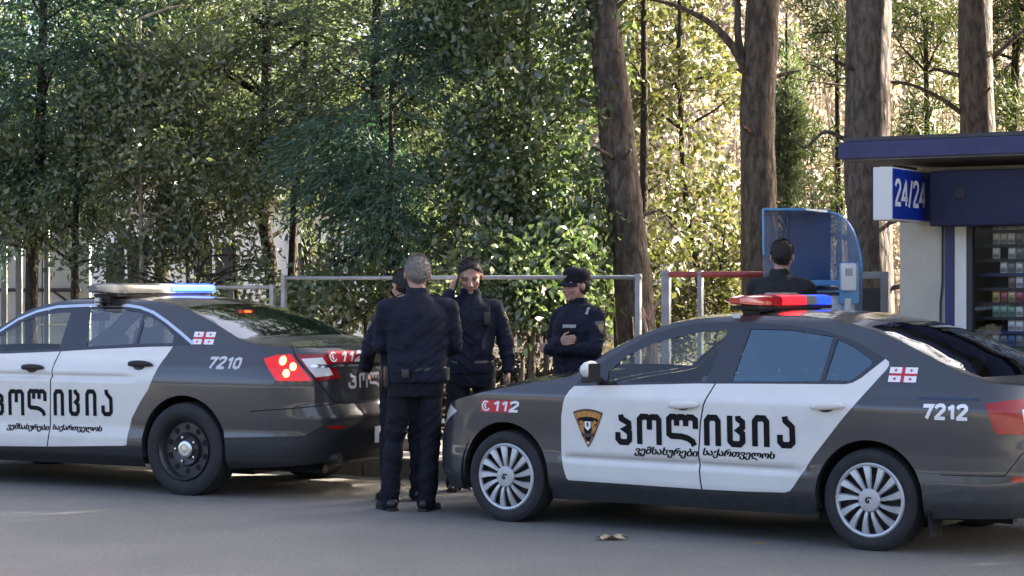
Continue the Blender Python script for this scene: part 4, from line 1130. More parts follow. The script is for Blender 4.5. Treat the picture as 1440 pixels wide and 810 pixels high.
def shield_badge(sk, parent, s, z, w, h):
    def shield(k, dy=0.0):
        P = []
        for t in np.linspace(-1, 1, 9): P.append((w / 2 + k * w / 2 * t, h * (.5 + dy) + k * h * (.5 - .09 * t * t)))
        for t in np.linspace(.12, .88, 7): P.append((w / 2 + k * w / 2 * (1 - t) ** .82, h * (.5 + dy) + k * h * (.41 - t * .91)))
        P.append((w / 2, h * (.5 + dy) - k * h * .5))
        for t in np.linspace(.88, .12, 7): P.append((w / 2 - k * w / 2 * (1 - t) ** .82, h * (.5 + dy) + k * h * (.41 - t * .91)))
        return P
    def poly(P): return list(P) + [(w / 2, h * .55)], [(i, (i + 1) % len(P), len(P)) for i in range(len(P))]
    v, f = poly(shield(1.0)); o = decal(sk, 'police_badge', v, f, s, z, CM['brown'], parent)
    v, f = poly(shield(.90)); decal(sk, 'badge_border', v, f, s, z, CM['gold'], o, lay=1)
    v, f = poly(shield(.80)); decal(sk, 'badge_field', v, f, s, z, CM['ink'], o, lay=2)
    v, f = ribbon([(w / 2 + w * .40 * t, h * (.86 - .07 * t * t)) for t in np.linspace(-1, 1, 9)], h * .12); decal(sk, 'badge_band', v, f, s, z, CM['gold'], o, lay=3)
    rnd = random.Random(5)
    for sd in (-1, 1):
        vs, fs = [], []                     # the two supporters either side of the little arms
        for (x, y, r) in ((.17, .58, .075), (.23, .66, .06), (.20, .48, .07), (.12, .64, .045), (.16, .40, .05), (.26, .54, .04)):
            c = (w * (.5 + sd * x), h * y); b = len(vs)
            m = 9
            vs += [(c[0] + w * r * math.cos(2 * math.pi * i / m) * (.8 + .4 * rnd.random()), c[1] + w * r * math.sin(2 * math.pi * i / m) * (.8 + .4 * rnd.random())) for i in range(m)]
            fs.append(tuple(range(b, b + m)))
        decal(sk, 'badge_supporter', vs, fs, s, z, CM['gold'], o, lay=3)
    a = [(w * .40, h * .68), (w * .60, h * .68), (w * .60, h * .52), (w * .5, h * .44), (w * .40, h * .52)]
    decal(sk, 'badge_arms', a, [(0, 1, 2, 3, 4)], s, z, CM['wht'], o, lay=4)
    v, f = ribbon([(w * .47, h * .60), (w * .53, h * .60)], h * .1); decal(sk, 'badge_charge', v, f, s, z, CM['brown'], o, lay=5)
    v, f = ribbon([(w * (.30), h * .34), (w * .5, h * .32), (w * .70, h * .34)], h * .10); decal(sk, 'badge_ribbon', v, f, s, z, CM['brown'], o, lay=4)
    v, f = ribbon([(w * .47, h * .13), (w * .53, h * .13)], h * .05); decal(sk, 'badge_tip', v, f, s, z, CM['wht'], o, lay=4)

def door_handle(sk, parent, sa, sb, z, m, slope, side=1, r=.026):
    vs, fs = [], []; n = 14; k = 10
    for i in range(n + 1):
        t = i / n; s = sa + (sb - sa) * t
        e = math.sin(math.pi * t) ** .3 if 0 < t < 1 else 0.05
        o = .012 + .020 * math.sin(math.pi * t) ** .5 if 0 < t < 1 else .006
        p = sk.S(s, z + slope * t); nn = sk.N(s, z + slope * t)
        for q in range(k):
            a = 2 * math.pi * q / k
            P = p + nn * (o + r * .55 * e * math.cos(a)); P = P + np.array([0, 0, r * e * math.sin(a)])
            vs.append((P[0], P[1] * side, P[2]))
    for i in range(n):
        for q in range(k): fs.append((i * k + q, i * k + (q + 1) % k, (i + 1) * k + (q + 1) % k, (i + 1) * k + q))
    b = MB(); b.add(vs, fs)
    # finger cup behind the bar, its shade painted as a flat dark disc
    sm = sa + (sb - sa) * .45
    vs = []; m_ = 16
    for i in range(m_):
        a = 2 * math.pi * i / m_
        s = sm + abs(sb - sa) * .22 * math.cos(a); zz = z + slope * .5 - .010 + .027 * math.sin(a)
        p = sk.S(s, zz) + sk.N(s, zz) * .0025
        vs.append((p[0], p[1] * side, p[2]))
    h = b.build('handle', m, parent, True)
    mesh_obj('handle_cup_shade', vs, [tuple(range(m_))], CM['lower'], h)
    return h

def wing_mirror(root, M, x, y, z, side, shell):
    w = empty('wing_mirror'); w.parent = root; w.location = (x, y * side, z); w.scale = (.80, .80, .80)
    b = MB()
    P = []
    vs, fs = [], []
    n, k = 10, 12
    for i in range(n + 1):
        t = i / n; yy = (-.10 + .22 * t) * side
        e = (1 - abs(2 * t - 1) ** 3.2) ** .5 if 0 < t < 1 else .12
        for q in range(k):
            a = 2 * math.pi * q / k
            dx = .075 * math.cos(a) if math.cos(a) > 0 else .022 * math.cos(a)
            vs.append((dx * (.55 + .45 * e), yy, (.018 * t) + .078 * math.sin(a) * e))
    for i in range(n):
        for q in range(k): fs.append((i * k + q, i * k + (q + 1) % k, (i + 1) * k + (q + 1) % k, (i + 1) * k + q))
    fs.append(tuple(range(k))); fs.append(tuple(n * k + q for q in range(k)))
    b.add(vs, fs); b.build('mirror_shell', M[shell], w, auto=50)
    g = MB(); g.box((-.024, .01 * side, .008), (.006, .17, .115), bev=.002); g.build('mirror_glass', M['dark'], w)
    g = MB(); g.box((.01, .01 * side, -.066), (.085, .19, .05), bev=.018)
    g.tube([(.02, -.05 * side, -.05), (.03, -.17 * side, -.085)], [.030, .034]); g.build('mirror_arm', M['dark'], w, auto=50)

# ---------------------------------------------------------------- the near car
BELT1 = [(-.045, 1.156), (.036, 1.085), (.086, 1.039), (.137, 1.010), (.179, 1.000), (.951, .983), (1.078, .979)]
GAP1 = [(1.078, .979), (1.112, .896), (1.132, .844), (1.155, .733), (1.172, .53), (1.155, .36), (1.147, .309)]
DLOF = [(2.14, .936), (2.077, 1.01), (1.951, 1.108), (1.80, 1.201), (1.64, 1.283), (1.472, 1.335), (1.296, 1.360), (1.103, 1.367), (1.0, 1.366)]
DLOR = [(1.0, 1.366), (.867, 1.362), (.641, 1.352), (.414, 1.323), (.238, 1.277), (.07, 1.213), (-.045, 1.156)]
def roundpts(P, closed=True): return P
NEAR_GROOVE = (.474, .024, .016, .35, 2.24)
NEAR = dict(
 label='grey police car with white doors at right, numbered 7212, red and blue light bar', pos=(2.658, 13.16), yaw=35.0, wb=2.686, wz=.305, wy=.775, wr=.316, ww=.205, wkind='cover', rim=.222,
 skin=dict(groove=NEAR_GROOVE, W=.905, xf=3.56, xr=-1.09, xa=2.75, xb=-.35, nf=2.6, nr=2.9,
  side=[(.05, .10), (.15, .09), (.22, .05), (.28, .018), (.33, .006), (.42, .004), (.5, .010), (.6, .010), (.75, .004), (.86, .002), (.878, .006), (.93, .036), (.965, .052), (.985, .066), (1.36, .270), (1.395, .30), (1.42, .35), (1.47, .50), (1.75, 1.2)],
  front=[(.05, .12), (.2, .06), (.3, .01), (.4, 0), (.5, .0), (.6, .03), (.7, .08), (.8, .2), (1., .5), (1.75, 1.2)],
  rear=[(.05, .2), (.2, .13), (.26, .07), (.35, .02), (.45, .0), (.6, .0), (.65, .006), (.68, .020), (.72, .028), (.82, .036), (.95, .066), (1.0, .07), (1.04, .06), (1.2, .3), (1.75, 1.2)],
  edge=[(-1.72, 1.035), (-1.3, 1.03), (-1.0, 1.012), (-.88, 1.018), (-.745, 1.036), (-.619, 1.068), (-.485, 1.112), (-.342, 1.169), (-.149, 1.251), (.028, 1.315), (.212, 1.363), (.4, 1.396), (.632, 1.411), (.935, 1.411), (1.145, 1.403), (1.388, 1.381), (1.565, 1.341), (1.733, 1.277), (1.901, 1.19), (1.985, 1.134), (2.094, 1.062), (2.169, 1.003), (2.3, .975), (2.5, .945), (2.7, .91), (3.0, .845), (3.3, .775), (3.6, .71), (4.2, .66)],
  top=dict(sx=[-1.2, -.8, -.5, 0, .3, 1.2, 1.5, 2.15, 2.6, 3.6], sv=[0, -.05, -.08, -.04, 0, 0, .08, .2, .12, 0], cx=[-1.05, -.7, -.4, 0, .4, 1.2, 1.6, 2.15, 2.6, 3.2, 3.5], cv=[.02, .020, .026, .030, .032, .032, .035, .035, .05, .045, .0])),
 low=[(-2, .235), (-.9, .235), (-.48, .225), (-.3, .2), (.36, .185), (2.3, .175), (3.1, .19), (3.6, .2), (4.3, .22)],
 arches=[((0.0, .318), .352), ((2.686, .318), .360)],
 feats=[
  ('seam', strip(GAP1, .010)),  # black strips painted for the shade in the shut lines
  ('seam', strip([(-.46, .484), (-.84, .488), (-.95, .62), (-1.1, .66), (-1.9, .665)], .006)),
  ('fglass', [(1.885, .968), (1.90, 1.035), (1.783, 1.142), (1.623, 1.222), (1.447, 1.268), (1.279, 1.300), (1.086, 1.318), (1.153, .990)]),
  ('rglass', [(.925, 1.325), (.641, 1.322), (.335, 1.284), (.352, 1.045), (.36, 1.012), (.965, .996)]),
  ('qglass', [(.300, 1.268), (.179, 1.222), (.036, 1.142), (.04, 1.118), (.128, 1.036), (.16, 1.018), (.325, 1.022)]),
  ('fframe', DLOF + [(1.04, 1.17), (1.078, .979), (1.212, .977), (1.875, .947)]),
  ('rframe', DLOR + BELT1 + [(1.04, 1.17)]),
  ('fdoor', [(2.135, .937), (2.165, .905), (2.20, .83), (2.218, .73), (2.222, .60), (2.22, .48), (2.20, .39), (2.178, .322), (2.16, .312)] + GAP1[::-1] + [(1.212, .977), (1.875, .947)]),
  ('rdoor', BELT1 + GAP1 + [(.834, .313), (.56, .322), (.525, .333), (.500, .36), (.447, .437), (.363, .559), (.288, .649), (.179, .78), (.095, .873), (-.02, 1.03), (-.068, 1.095), (-.078, 1.118), (-.072, 1.140)]),
  ('sill', [(2.345, .10), (2.345, .318), (2.20, .312), (1.147, .309), (.834, .313), (.54, .324), (.34, .33), (.34, .1)]),
  ('insert', [(-.95, .875), (-1.15, .88), (-1.13, .81), (-.96, .80)]),
  ('tail', [(-.728, .905), (-.80, .920), (-.989, .938), (-1.28, .945), (-1.24, .80), (-.964, .728), (-.80, .735), (-.78, .745)]),
  ('refl', [(-.88, .484), (-.88, .452), (-1.08, .447), (-1.08, .482)]),
  ('rlow', [(-2, .1), (-2, .39), (-.6, .40), (-.36, .36), (-.30, .1)]),
  ('rbump', [(-.34, .38), (-.44, .484), (-.84, .488), (-.95, .62), (-1.1, .66), (-2, .665), (-2, .39), (-.6, .40)]),
  ('headl', [(3.12, .735), (3.22, .772), (3.45, .722), (3.62, .700), (3.80, .695), (3.78, .60), (3.62, .585), (3.4, .62)]),
  ('grille', [(3.84, .67), (4.4, .65), (4.4, .50), (3.87, .53)]),
  ('flow', [(2.98, .1), (3.05, .30), (3.3, .33), (3.7, .31), (4.4, .31), (4.4, .1)]),
 ],
 parts=dict(body=('body', 'paint', None, 0), seam=('panel_gap_shade', 'void', 'body', -.004), fdoor=('door', 'white', None, 0), rdoor=('door', 'white', None, 0), fframe=('window_frame', 'gloss', 'fdoor', .001), rframe=('window_frame', 'gloss', 'rdoor', .001),
  fglass=('window', 'glass', 'fdoor', -.004), rglass=('window', 'darkglass', 'rdoor', -.004), qglass=('quarter_window', 'darkglass', 'rdoor', -.004), sill=('sill', 'lower', None, 0), tail=('taillight', 'lens_red', None, .004), insert=('reversing_lamp', 'lens_white', 'tail', .006), refl=('reflector', 'lens_red', 'rbump', .003),
  rlow=('bumper_skirt', 'lower', 'rbump', 0), rbump=('rear_bumper', 'paint', None, 0.0), headl=('headlight', 'lens_white', None, .003), grille=('grille', 'dark', None, .002), flow=('bumper_skirt', 'lower', None, 0)),
 topfeats=[('wind', [(2.16, -.93), (2.16, .93), (1.46, .92), (1.42, .6), (1.40, 0), (1.42, -.6), (1.46, -.92)]), ('rear', [(.13, -.91), (.13, .91), (-.64, .92), (-.68, .5), (-.68, -.5), (-.64, -.92)]),
  ('bonnet', [(2.24, -.88), (2.24, .88), (3.2, .86), (3.40, .72), (3.40, -.72), (3.2, -.86)]), ('boot', [(-.73, -.92), (-.73, .92), (-.98, .9), (-.98, -.9)])],
 topparts=dict(body=('roof', 'paint', None, 0), wind=('windscreen', 'glass', None, -.002), rear=('rear_window', 'rearglass', None, -.002), bonnet=('bonnet', 'paint', None, .002), boot=('boot_lid', 'paint', None, .002)),
 floor=.20, seatx=.98, dashx=1.78, wsx=1.42, mirz=1.27)

sk1, car1, pr1 = build_car(NEAR, CM)
L1 = pr1[1]
zs1 = lambda s: (.571 + (1.72 - s) * .027, .763 + (1.72 - s) * .026)
def door_of1(s): return L1['fdoor'] if s > 1.15 else L1['rdoor']
letters(sk1, 'policia', [(1.785, 1.668), (1.625, 1.447), (1.400, 1.178), (1.128, 1.008), (.962, .834), (.785, .664), (.608, .488)], zs1, .040, CM['ink'], door_of1)
line_text(sk1, 'motto', 'ვემსახურები', 1.649, 1.180, .498, .066, CM['ink'], L1['fdoor'], shear=.25, bold=.008, dup=.006)
line_text(sk1, 'motto', 'საქართველოს', 1.140, .632, .511, .062, CM['ink'], L1['rdoor'], shear=.25, bold=.008, dup=.006)
shield_badge(sk1, L1['fdoor'], 2.122, .535, .235, .255)
sticker_112(sk1, L1['body'], 2.885, .742, .335, .082)
flag_sticker(sk1, L1['body'], -.095, -.275, 1.020, 1.108, -.04)
v, f = digits('7212', .286, .078, .021); decal(sk1, 'fleet_number', v, f, -.35, .815, CM['wht'], L1['body'], .005)
line_text(sk1, 'web_address', 'www.police.ge', -.30, -.69, .918, .030, CM['blueink'], L1['body'], bold=.02)
for sd in (1, -1):
    door_handle(sk1, pr1[sd]['fdoor'], 1.385, 1.16, .838, CM['white'], .010, sd)
    door_handle(sk1, pr1[sd]['rdoor'], .385, .150, .860, CM['white'], .009, sd)
    wing_mirror(car1, CM, 1.925, .965, 1.040, sd, 'white')
bar1 = make_light_bar(car1, CM, 1.04, 1.434, 1.32, .27, .072, [(.30, 'beacon_red', 'red_lens'), (.26, 'beacon_red_lit', 'lit_red_lens'), (.12, 'beacon_grey', 'speaker_housing'), (.18, 'beacon_blue_lit', 'lit_blue_lens'), (.14, 'beacon_blue', 'blue_lens')], .44, .30)
b = MB(); b.box((0, .02, .100), (.18, .18, .040), bev=.02); b.build('bar_cap', CM['beacon_clear'], bar1, auto=50)
b = MB(); b.box((1.06, .592, 1.405), (.055, .02, .03), bev=.004); b.build('bar_strap', CM['alloy'], bar1.parent)
b = MB(); b.box((-.385, .78, .185), (.014, .19, .17), bev=.005); b.build('mud_flap', CM['void'], car1)
b = MB(); b.box((-1.085, 0, .76), (.012, .52, .115), bev=.004); b.build('number_plate', CM['plate'], car1)
b = MB(); b.tube([(1.05, .63, 1.22), (1.02, .60, 1.05), (1.0, .42, .92), (1.1, .30, .62)], .02, 6); b.build('seat_belt', mat('seat_belt_webbing', (.30, .33, .32), .7), car1)

# ---------------------------------------------------------------- the far car
GAP2 = [(1.268, 1.079), (1.270, 1.03), (1.282, .951), (1.291, .853), (1.302, .463), (1.322, .36), (1.328, .327)]
CHR2 = [(2.31, 1.045), (2.15, 1.135), (1.981, 1.228), (1.834, 1.327), (1.668, 1.392), (1.475, 1.430), (1.189, 1.442), (.913, 1.445), (.766, 1.443), (.637, 1.428), (.49, 1.390), (.333, 1.322), (.149, 1.231), (.002, 1.153)]
FAR_GROOVE = (.885, .022, .014, .40, 2.6)
FAR = dict(
 label='grey police car with white doors at left, numbered 7210, brake lights glowing', pos=(-2.06, 16.57), yaw=28.0, wb=2.868, wz=.350, wy=.835, wr=.3635, ww=.245, wkind='steel', rim=.242,
 skin=dict(groove=FAR_GROOVE, W=.968, xf=3.86, xr=-1.29, xa=3.0, xb=-.42, nf=2.6, nr=2.8,
  side=[(.05, .10), (.15, .09), (.22, .05), (.27, .018), (.33, .006), (.42, .003), (.5, .014), (.6, .008), (.75, .004), (.85, .002), (.90, .006), (.93, .014), (.98, .03), (1.03, .06), (1.06, .085), (1.45, .32), (1.485, .36), (1.51, .42), (1.55, .55), (1.75, 1.2)],
  front=[(.05, .12), (.2, .06), (.3, .01), (.4, 0), (.55, .0), (.65, .02), (.8, .08), (.9, .2), (1., .5), (1.75, 1.2)],
  rear=[(.05, .2), (.2, .13), (.3, .07), (.4, .03), (.5, .0), (.62, .0), (.68, .03), (.72, .05), (.9, .055), (1.0, .06), (1.06, .05), (1.1, .05), (1.2, .3), (1.75, 1.2)],
  edge=[(-1.95, 1.125), (-1.1, 1.135), (-.882, 1.138), (-.6, 1.155), (-.413, 1.195), (-.136, 1.312), (.14, 1.408), (.407, 1.466), (.6, 1.486), (.959, 1.497), (1.374, 1.488), (1.502, 1.469), (1.641, 1.443), (1.77, 1.402), (1.889, 1.338), (2.0, 1.262), (2.25, 1.14), (2.42, 1.06), (2.6, 1.025), (2.9, .98), (3.4, .90), (3.9, .79), (4.6, .70)],
  top=dict(sx=[-1.4, -1.0, -.45, 0, .3, 1.4, 1.8, 2.45, 2.9, 3.9], sv=[0, -.03, -.10, -.05, 0, 0, .08, .2, .12, 0], cx=[-1.25, -.8, -.4, 0, .4, 1.2, 1.8, 2.45, 2.9, 3.4, 3.8], cv=[.015, .02, .025, .03, .03, .03, .035, .035, .05, .05, 0])),
 low=[(-2.2, .30), (-1.5, .30), (-.9, .25), (-.4, .22), (.4, .2), (3, .19), (4.6, .22)],
 arches=[((0.0, .372), .392), ((2.868, .372), .392)],
 feats=[
  ('seam', strip(GAP2, .011)),  # shade of the shut lines put in as black strips
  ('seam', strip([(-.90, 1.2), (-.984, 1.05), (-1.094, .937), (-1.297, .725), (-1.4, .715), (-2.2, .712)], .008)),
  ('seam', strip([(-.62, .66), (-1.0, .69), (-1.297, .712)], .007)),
  ('chromebar', [(-1.09, .985), (-1.09, 1.008), (-2.2, 1.012), (-2.2, .990)]),
  ('chrome', strip(CHR2, .022)),
  ('fglass', [(2.15, 1.062), (2.05, 1.13), (1.9, 1.23), (1.75, 1.318), (1.6, 1.362), (1.45, 1.382), (1.318, 1.388), (1.291, 1.098), (1.77, 1.075)]),
  ('rglass', [(1.12, 1.408), (.80, 1.410), (.62, 1.392), (.585, 1.378), (.56, 1.148), (1.02, 1.118)]),
  ('qglass', [(.555, 1.365), (.45, 1.338), (.33, 1.283), (.21, 1.212), (.20, 1.158), (.53, 1.148)]),
  ('fframe', [(p[0], p[1] + .002) for p in CHR2[:7]] + [(1.23, 1.26), (1.268, 1.079), (1.77, 1.056), (2.29, 1.036)]),
  ('rframe', [(p[0], p[1] + .002) for p in CHR2[6:]] + [(.075, 1.136), (.425, 1.126), (.886, 1.103), (1.268, 1.079), (1.23, 1.26)]),
  ('fdoor', [(2.38, 1.03), (2.42, .9), (2.44, .7), (2.43, .45), (2.40, .33), (2.38, .31), (1.816, .312)] + GAP2[::-1] + [(1.77, 1.056), (2.29, 1.036)]),
  ('rdoor', GAP2 + [(.56, .361), (.536, .372), (.526, .46), (.49, .577), (.398, .716), (.330, .80), (.295, .87), (.213, 1.062), (.186, 1.133), (.425, 1.126), (.886, 1.103)]),
  ('sill', [(2.50, .10), (2.50, .31), (1.816, .312), (1.328, .327), (.536, .362), (.36, .37), (.36, .1)]),
  ('white', [(-1.02, 1.050), (-1.20, 1.060), (-1.285, .930), (-1.13, .915)]),
  ('tail2', [(-.975, 1.086), (-1.245, 1.088), (-1.36, .905), (-1.125, .888)]),
  ('tail', [(-.698, 1.050), (-.80, 1.078), (-.930, 1.086), (-1.096, .900), (-1.088, .888), (-.835, .890)]),
  ('refl', [(-1.215, .553), (-1.36, .550), (-1.36, .525), (-1.235, .530)]),
  ('rlow', [(-.34, .1), (-.37, .455), (-.7, .470), (-1.039, .481), (-1.205, .568), (-1.26, .595), (-1.45, .60), (-2.2, .60), (-2.2, .1)]),
  ('rbump', [(-.37, .455), (-.5, .60), (-.62, .66), (-1.0, .69), (-1.297, .712), (-2.2, .712), (-2.2, .60), (-1.45, .60), (-1.26, .595), (-1.205, .568), (-1.039, .481), (-.7, .47)]),
  ('headl', [(3.35, .80), (3.5, .86), (3.9, .78), (4.1, .74), (4.05, .66), (3.8, .68)]),
  ('grille', [(4.12, .74), (4.8, .73), (4.8, .5), (4.15, .52)]),
  ('flow', [(3.2, .1), (3.3, .30), (4.8, .32), (4.8, .1)]),
 ],
 parts=dict(body=('body', 'paint', None, 0), seam=('panel_gap_shade', 'void', 'body', -.004), chrome=('bright_strip', 'chrome', 'body', .004), chromebar=('bright_bar', 'chrome', 'body', .012), fdoor=('door', 'white', None, 0), rdoor=('door', 'white', None, 0), fframe=('window_frame', 'gloss', 'fdoor', .001), rframe=('window_frame', 'gloss', 'rdoor', .001),
  fglass=('window', 'glass', 'fdoor', -.004), rglass=('window', 'rearglass', 'rdoor', -.004), qglass=('quarter_window', 'rearglass', 'rdoor', -.004), sill=('sill', 'dark', None, 0), tail=('taillight', 'lens_glow', None, .006), tail2=('boot_lamp', 'lens_red', None, .005), white=('reversing_lamp', 'lens_white', 'tail2', .008), refl=('reflector', 'lens_red', 'rbump', .003),
  rlow=('bumper_skirt', 'dark', 'rbump', 0), rbump=('rear_bumper', 'paint', None, .003), headl=('headlight', 'lens_white', None, .003), grille=('grille', 'dark', None, .002), flow=('bumper_skirt', 'dark', None, 0)),
 topfeats=[('wind', [(2.42, -.93), (2.42, .93), (1.72, .92), (1.68, .6), (1.66, 0), (1.68, -.6), (1.72, -.92)]), ('rear', [(.22, -.92), (.22, .92), (-.42, .95), (-.46, .5), (-.46, -.5), (-.42, -.95)]),
  ('bonnet', [(2.5, -.88), (2.5, .88), (3.4, .86), (3.65, .72), (3.65, -.72), (3.4, -.86)]), ('boot', [(-.52, -.93), (-.52, .93), (-1.18, .9), (-1.18, -.9)])],
 topparts=dict(body=('roof', 'paint', None, 0), wind=('windscreen', 'glass', None, -.002), rear=('rear_window', 'rearglass', None, -.002), bonnet=('bonnet', 'paint', None, .002), boot=('boot_lid', 'paint', None, .002)),
 floor=.22, seatx=1.18, dashx=2.0, wsx=1.7, mirz=1.34)

sk2, car2, pr2 = build_car(FAR, CM)
L2 = pr2[1]
zs2 = lambda s: (.560 + (1.88 - s) * .023, .766 + (1.88 - s) * .022)
def door_of2(s): return L2['fdoor'] if s > 1.29 else L2['rdoor']
letters(sk2, 'policia', [(1.885, 1.775), (1.727, 1.567), (1.522, 1.338), (1.262, 1.155), (1.107, .998), (.943, .830), (.782, .672)], zs2, .034, CM['ink'], door_of2)
line_text(sk2, 'motto', 'ვემსახურები', 1.745, 1.315, .440, .062, CM['ink'], L2['fdoor'], shear=.25, bold=.008, dup=.006)
line_text(sk2, 'motto', 'საქართველოს', 1.275, .785, .448, .060, CM['ink'], L2['rdoor'], shear=.25, bold=.008, dup=.006)
v, f = digits('7210', .315, .080, .021); decal(sk2, 'fleet_number', v, f, -.205, .975, CM['silver'], L2['body'])
flag_sticker(sk2, L2['body'], .015, -.185, 1.150, 1.245, -.10)
sticker_112(sk2, L2['body'], -1.245, 1.022, .36, .085)
letters(sk2, 'polici', [(-1.44, -1.53), (-1.56, -1.66), (-1.69, -1.83), (-1.86, -1.95), (-1.98, -2.07), (-2.10, -2.19)], lambda s: (.825, .935), .022, CM['silver'], lambda s: L2['body'])
for sd in (1, -1):
    door_handle(sk2, pr2[sd]['fdoor'], 1.60, 1.36, .943, CM['dark'], .004, sd, r=.024)
    door_handle(sk2, pr2[sd]['rdoor'], .545, .295, .985, CM['dark'], .0, sd, r=.024)
    wing_mirror(car2, CM, 2.20, 1.05, 1.10, sd, 'paint')
# lit bulbs in the near taillight
for sd in (1, -1):
    for (s, z, r) in ((-.868, 1.035, .034), (-.955, .992, .030), (-.905, .945, .030)):
        n = 14
        P = [sk2.S(s + r * math.cos(t) * .9, z + r * math.sin(t)) + sk2.N(s, z) * .011 for t in np.linspace(0, 2 * math.pi, n, endpoint=False)]
        mesh_obj('brake_lamp', [(p[0], p[1] * sd, p[2]) for p in P], [tuple(range(n))], CM['lens_lit'], pr2[sd]['tail'])
b = MB(); b.box((.055, .06, 1.395), (.04, .16, .028), bev=.01); hb = b.build('high_brake_lamp', CM['red_core'], car2, auto=40)
b = MB(); b.box((.032, .06, 1.395), (.008, .075, .016)); b.build('lit_bulb', CM['lens_lit'], hb)
bar2 = make_light_bar(car2, CM, 1.02, 1.500, 1.56, .30, .085, [(.56, 'beacon_clear', 'clear_lens'), (.40, 'beacon_blue_hot', 'lit_blue_lens'), (.04, 'beacon_blue', 'blue_lens')], .60, .20)
b = MB(); b.box((-.150, -.32, .076), (.022, .58, .040), bev=.004); b.build('blue_lamp', CM['blue_core'], bar2, auto=40)
b = MB(); b.box((1.06, .665, 1.475), (.05, .03, .06), bev=.006); b.build('bar_strap', CM['alloy'], car2)
b = MB(); b.box((-1.288, 0, .465), (.012, .52, .125), bev=.004); b.build('number_plate', CM['plate'], car2)
for sd in (1, -1):
    b = MB(); b.tube([(-.95, .60 * sd, .31), (-1.19, .60 * sd, .305)], .04, 14); b.build('exhaust_pipe', CM['dark'], car2)
# ---------------------------------------------------------------- walls, house, fence, kiosk, payment hood
def an(px, n):
    k = (px - 720) / 2900; Y = n / (k * RS + RC)
    return Y * (k * RC - RS)
# pale panel wall at the far left
root = empty('panel_wall', (X(20, 25), 25, G0)); tag(root, 'pale grey wall of square panels at the left edge, behind the police car', 'wall')
b = MB(); x0, x1 = X(-140, 25) - root.location.x, X(128, 25) - root.location.x
npan = 4; pw = (x1 - x0) / npan
for i in range(npan):
    for j in range(2): b.box((x0 + pw * (i + .5), 0, .50 + j * 1.0), (pw - .012, .12, .99), bev=.008)
b.build('panel', EM['wall'], root)
b = MB(); b.box(((x0 + x1) / 2, 0, 2.04), (x1 - x0 + .06, .18, .07), bev=.01); b.build('coping', EM['wall'], root)
b = MB(); b.tube([(x0, -.12, 1.42), (x1 - .1, -.12, 1.42)], .022); b.tube([(x1 - .45, -.12, 1.42), (x1 - .28, -.13, 1.30), (x1 - .12, -.12, 1.05)], .016); b.build('pipe', EM['darkmetal'], root)
for px, w, lab in ((66, .055, 'pale steel post before the panel wall, nearer the middle'), (27, .07, 'wide grey steel post before the panel wall'), (6, .06, 'pale steel post before the panel wall, at the picture edge')):
    r = empty('metal_post', (X(px, 23.6), 23.6, G0)); tag(r, lab, 'post', 'posts before the panel wall')
    b = MB(); b.box((0, 0, 1.15), (w, w, 2.3), bev=.006); b.build('shaft', EM['postgrey'], r); b = MB(); b.box((0, 0, 2.31), (w + .02, w + .02, .03), bev=.006); b.build('post_cap', EM['galv'], r)
# white house behind the bushes
root = empty('white_house', (X(330, 40), 40, G0)); tag(root, 'white plastered house seen in bright patches through the bushes', 'house')
b = MB(); b.box((0, 2, 1.55), (6.2, 4, 3.1)); b.build('wall', EM['plaster'], root)
b = MB(); b.prism([(-2.4, 3.1), (2.4, 3.1), (0, 3.95)], -3.3, 3.3, 'X', M=Matrix.Translation((0, 2, 0))); b.build('roof', EM['roofdark'], root)
for x in (-2.1, -.4, 1.5):
    w = empty('window'); w.parent = root; w.location = (x, 0, 1.75)
    b = MB(); b.box((0, -.01, 0), (.8, .06, 1.1)); b.build('pane', EM['pane'], w)
    b = MB()
    for q in ((-.42, 0, .06, 1.2), (.42, 0, .06, 1.2), (0, .58, .9, .06), (0, -.58, .96, .08), (0, 0, .05, 1.1)): b.box((q[0], -.05, q[1]), (q[2], .06, q[3]))
    b.build('frame', EM['plaster'], w)
# a second pale block further right, deep in the park
root = empty('pale_building', (X(960, 62), 62, G0)); tag(root, 'low pale building far off beyond the red barrier', 'building')
b = MB(); b.box((0, 2, 1.2), (4.2, 4, 2.4)); b.build('wall', EM['plaster'], root); b = MB(); b.box((0, 2, 2.46), (4.6, 4.5, .14)); b.build('roof', EM['roofdark'], root)

# steel fence along the back of the pavement
FN = 16.0
def fence_panel(a0, a1, h, label, posts, low=True, m=None, t=.019):
    m = m or EM['galv']
    p = road(a0, FN); root = empty('metal_fence', (p[0], p[1], G0), -RD); tag(root, label, 'fence', 'steel fence panels along the pavement')
    L = a1 - a0
    b = MB(); b.tube([(0, 0, h), (L, 0, h)], t, 10); b.build('top_rail', m, root, True)
    if low:
        b = MB(); b.tube([(0, 0, .22), (L, 0, .22)], .02, 8); b.build('bottom_rail', m, root, True)
    for x in posts:
        b = MB(); b.box((x, 0, (h + .03) / 2), (.048, .048, h + .03), bev=.006); b.build('post', m, root)
    return root
aL, aM, aR = an(140, FN), an(389, FN), an(902, FN)
fence_panel(aL, aM - .02, 1.455, 'grey steel fence panel left of the double post, lower than the next', [0.03, aM - aL - .05])
fence_panel(aM + .06, aR, 1.545, 'long pale steel fence panel running behind the officers', [.03, aR - aM - .09])
ag = an(934, FN); ah = an(1092, FN)
p = road(ag, FN); root = empty('red_barrier', (p[0], p[1], G0), -RD); tag(root, 'red painted barrier rail on pale posts between the two pines', 'barrier')
b = MB(); b.tube([(0, 0, 1.57), (ah - ag, 0, 1.565)], .026, 10); b.build('rail', EM['redpaint'], root, True)
for x in (.02, an(985, FN) - ag, ah - ag):
    b = MB(); b.box((x, 0, .80), (.075 if x < .1 else .04, .05, 1.60), bev=.006); b.build('post', EM['galv'], root)
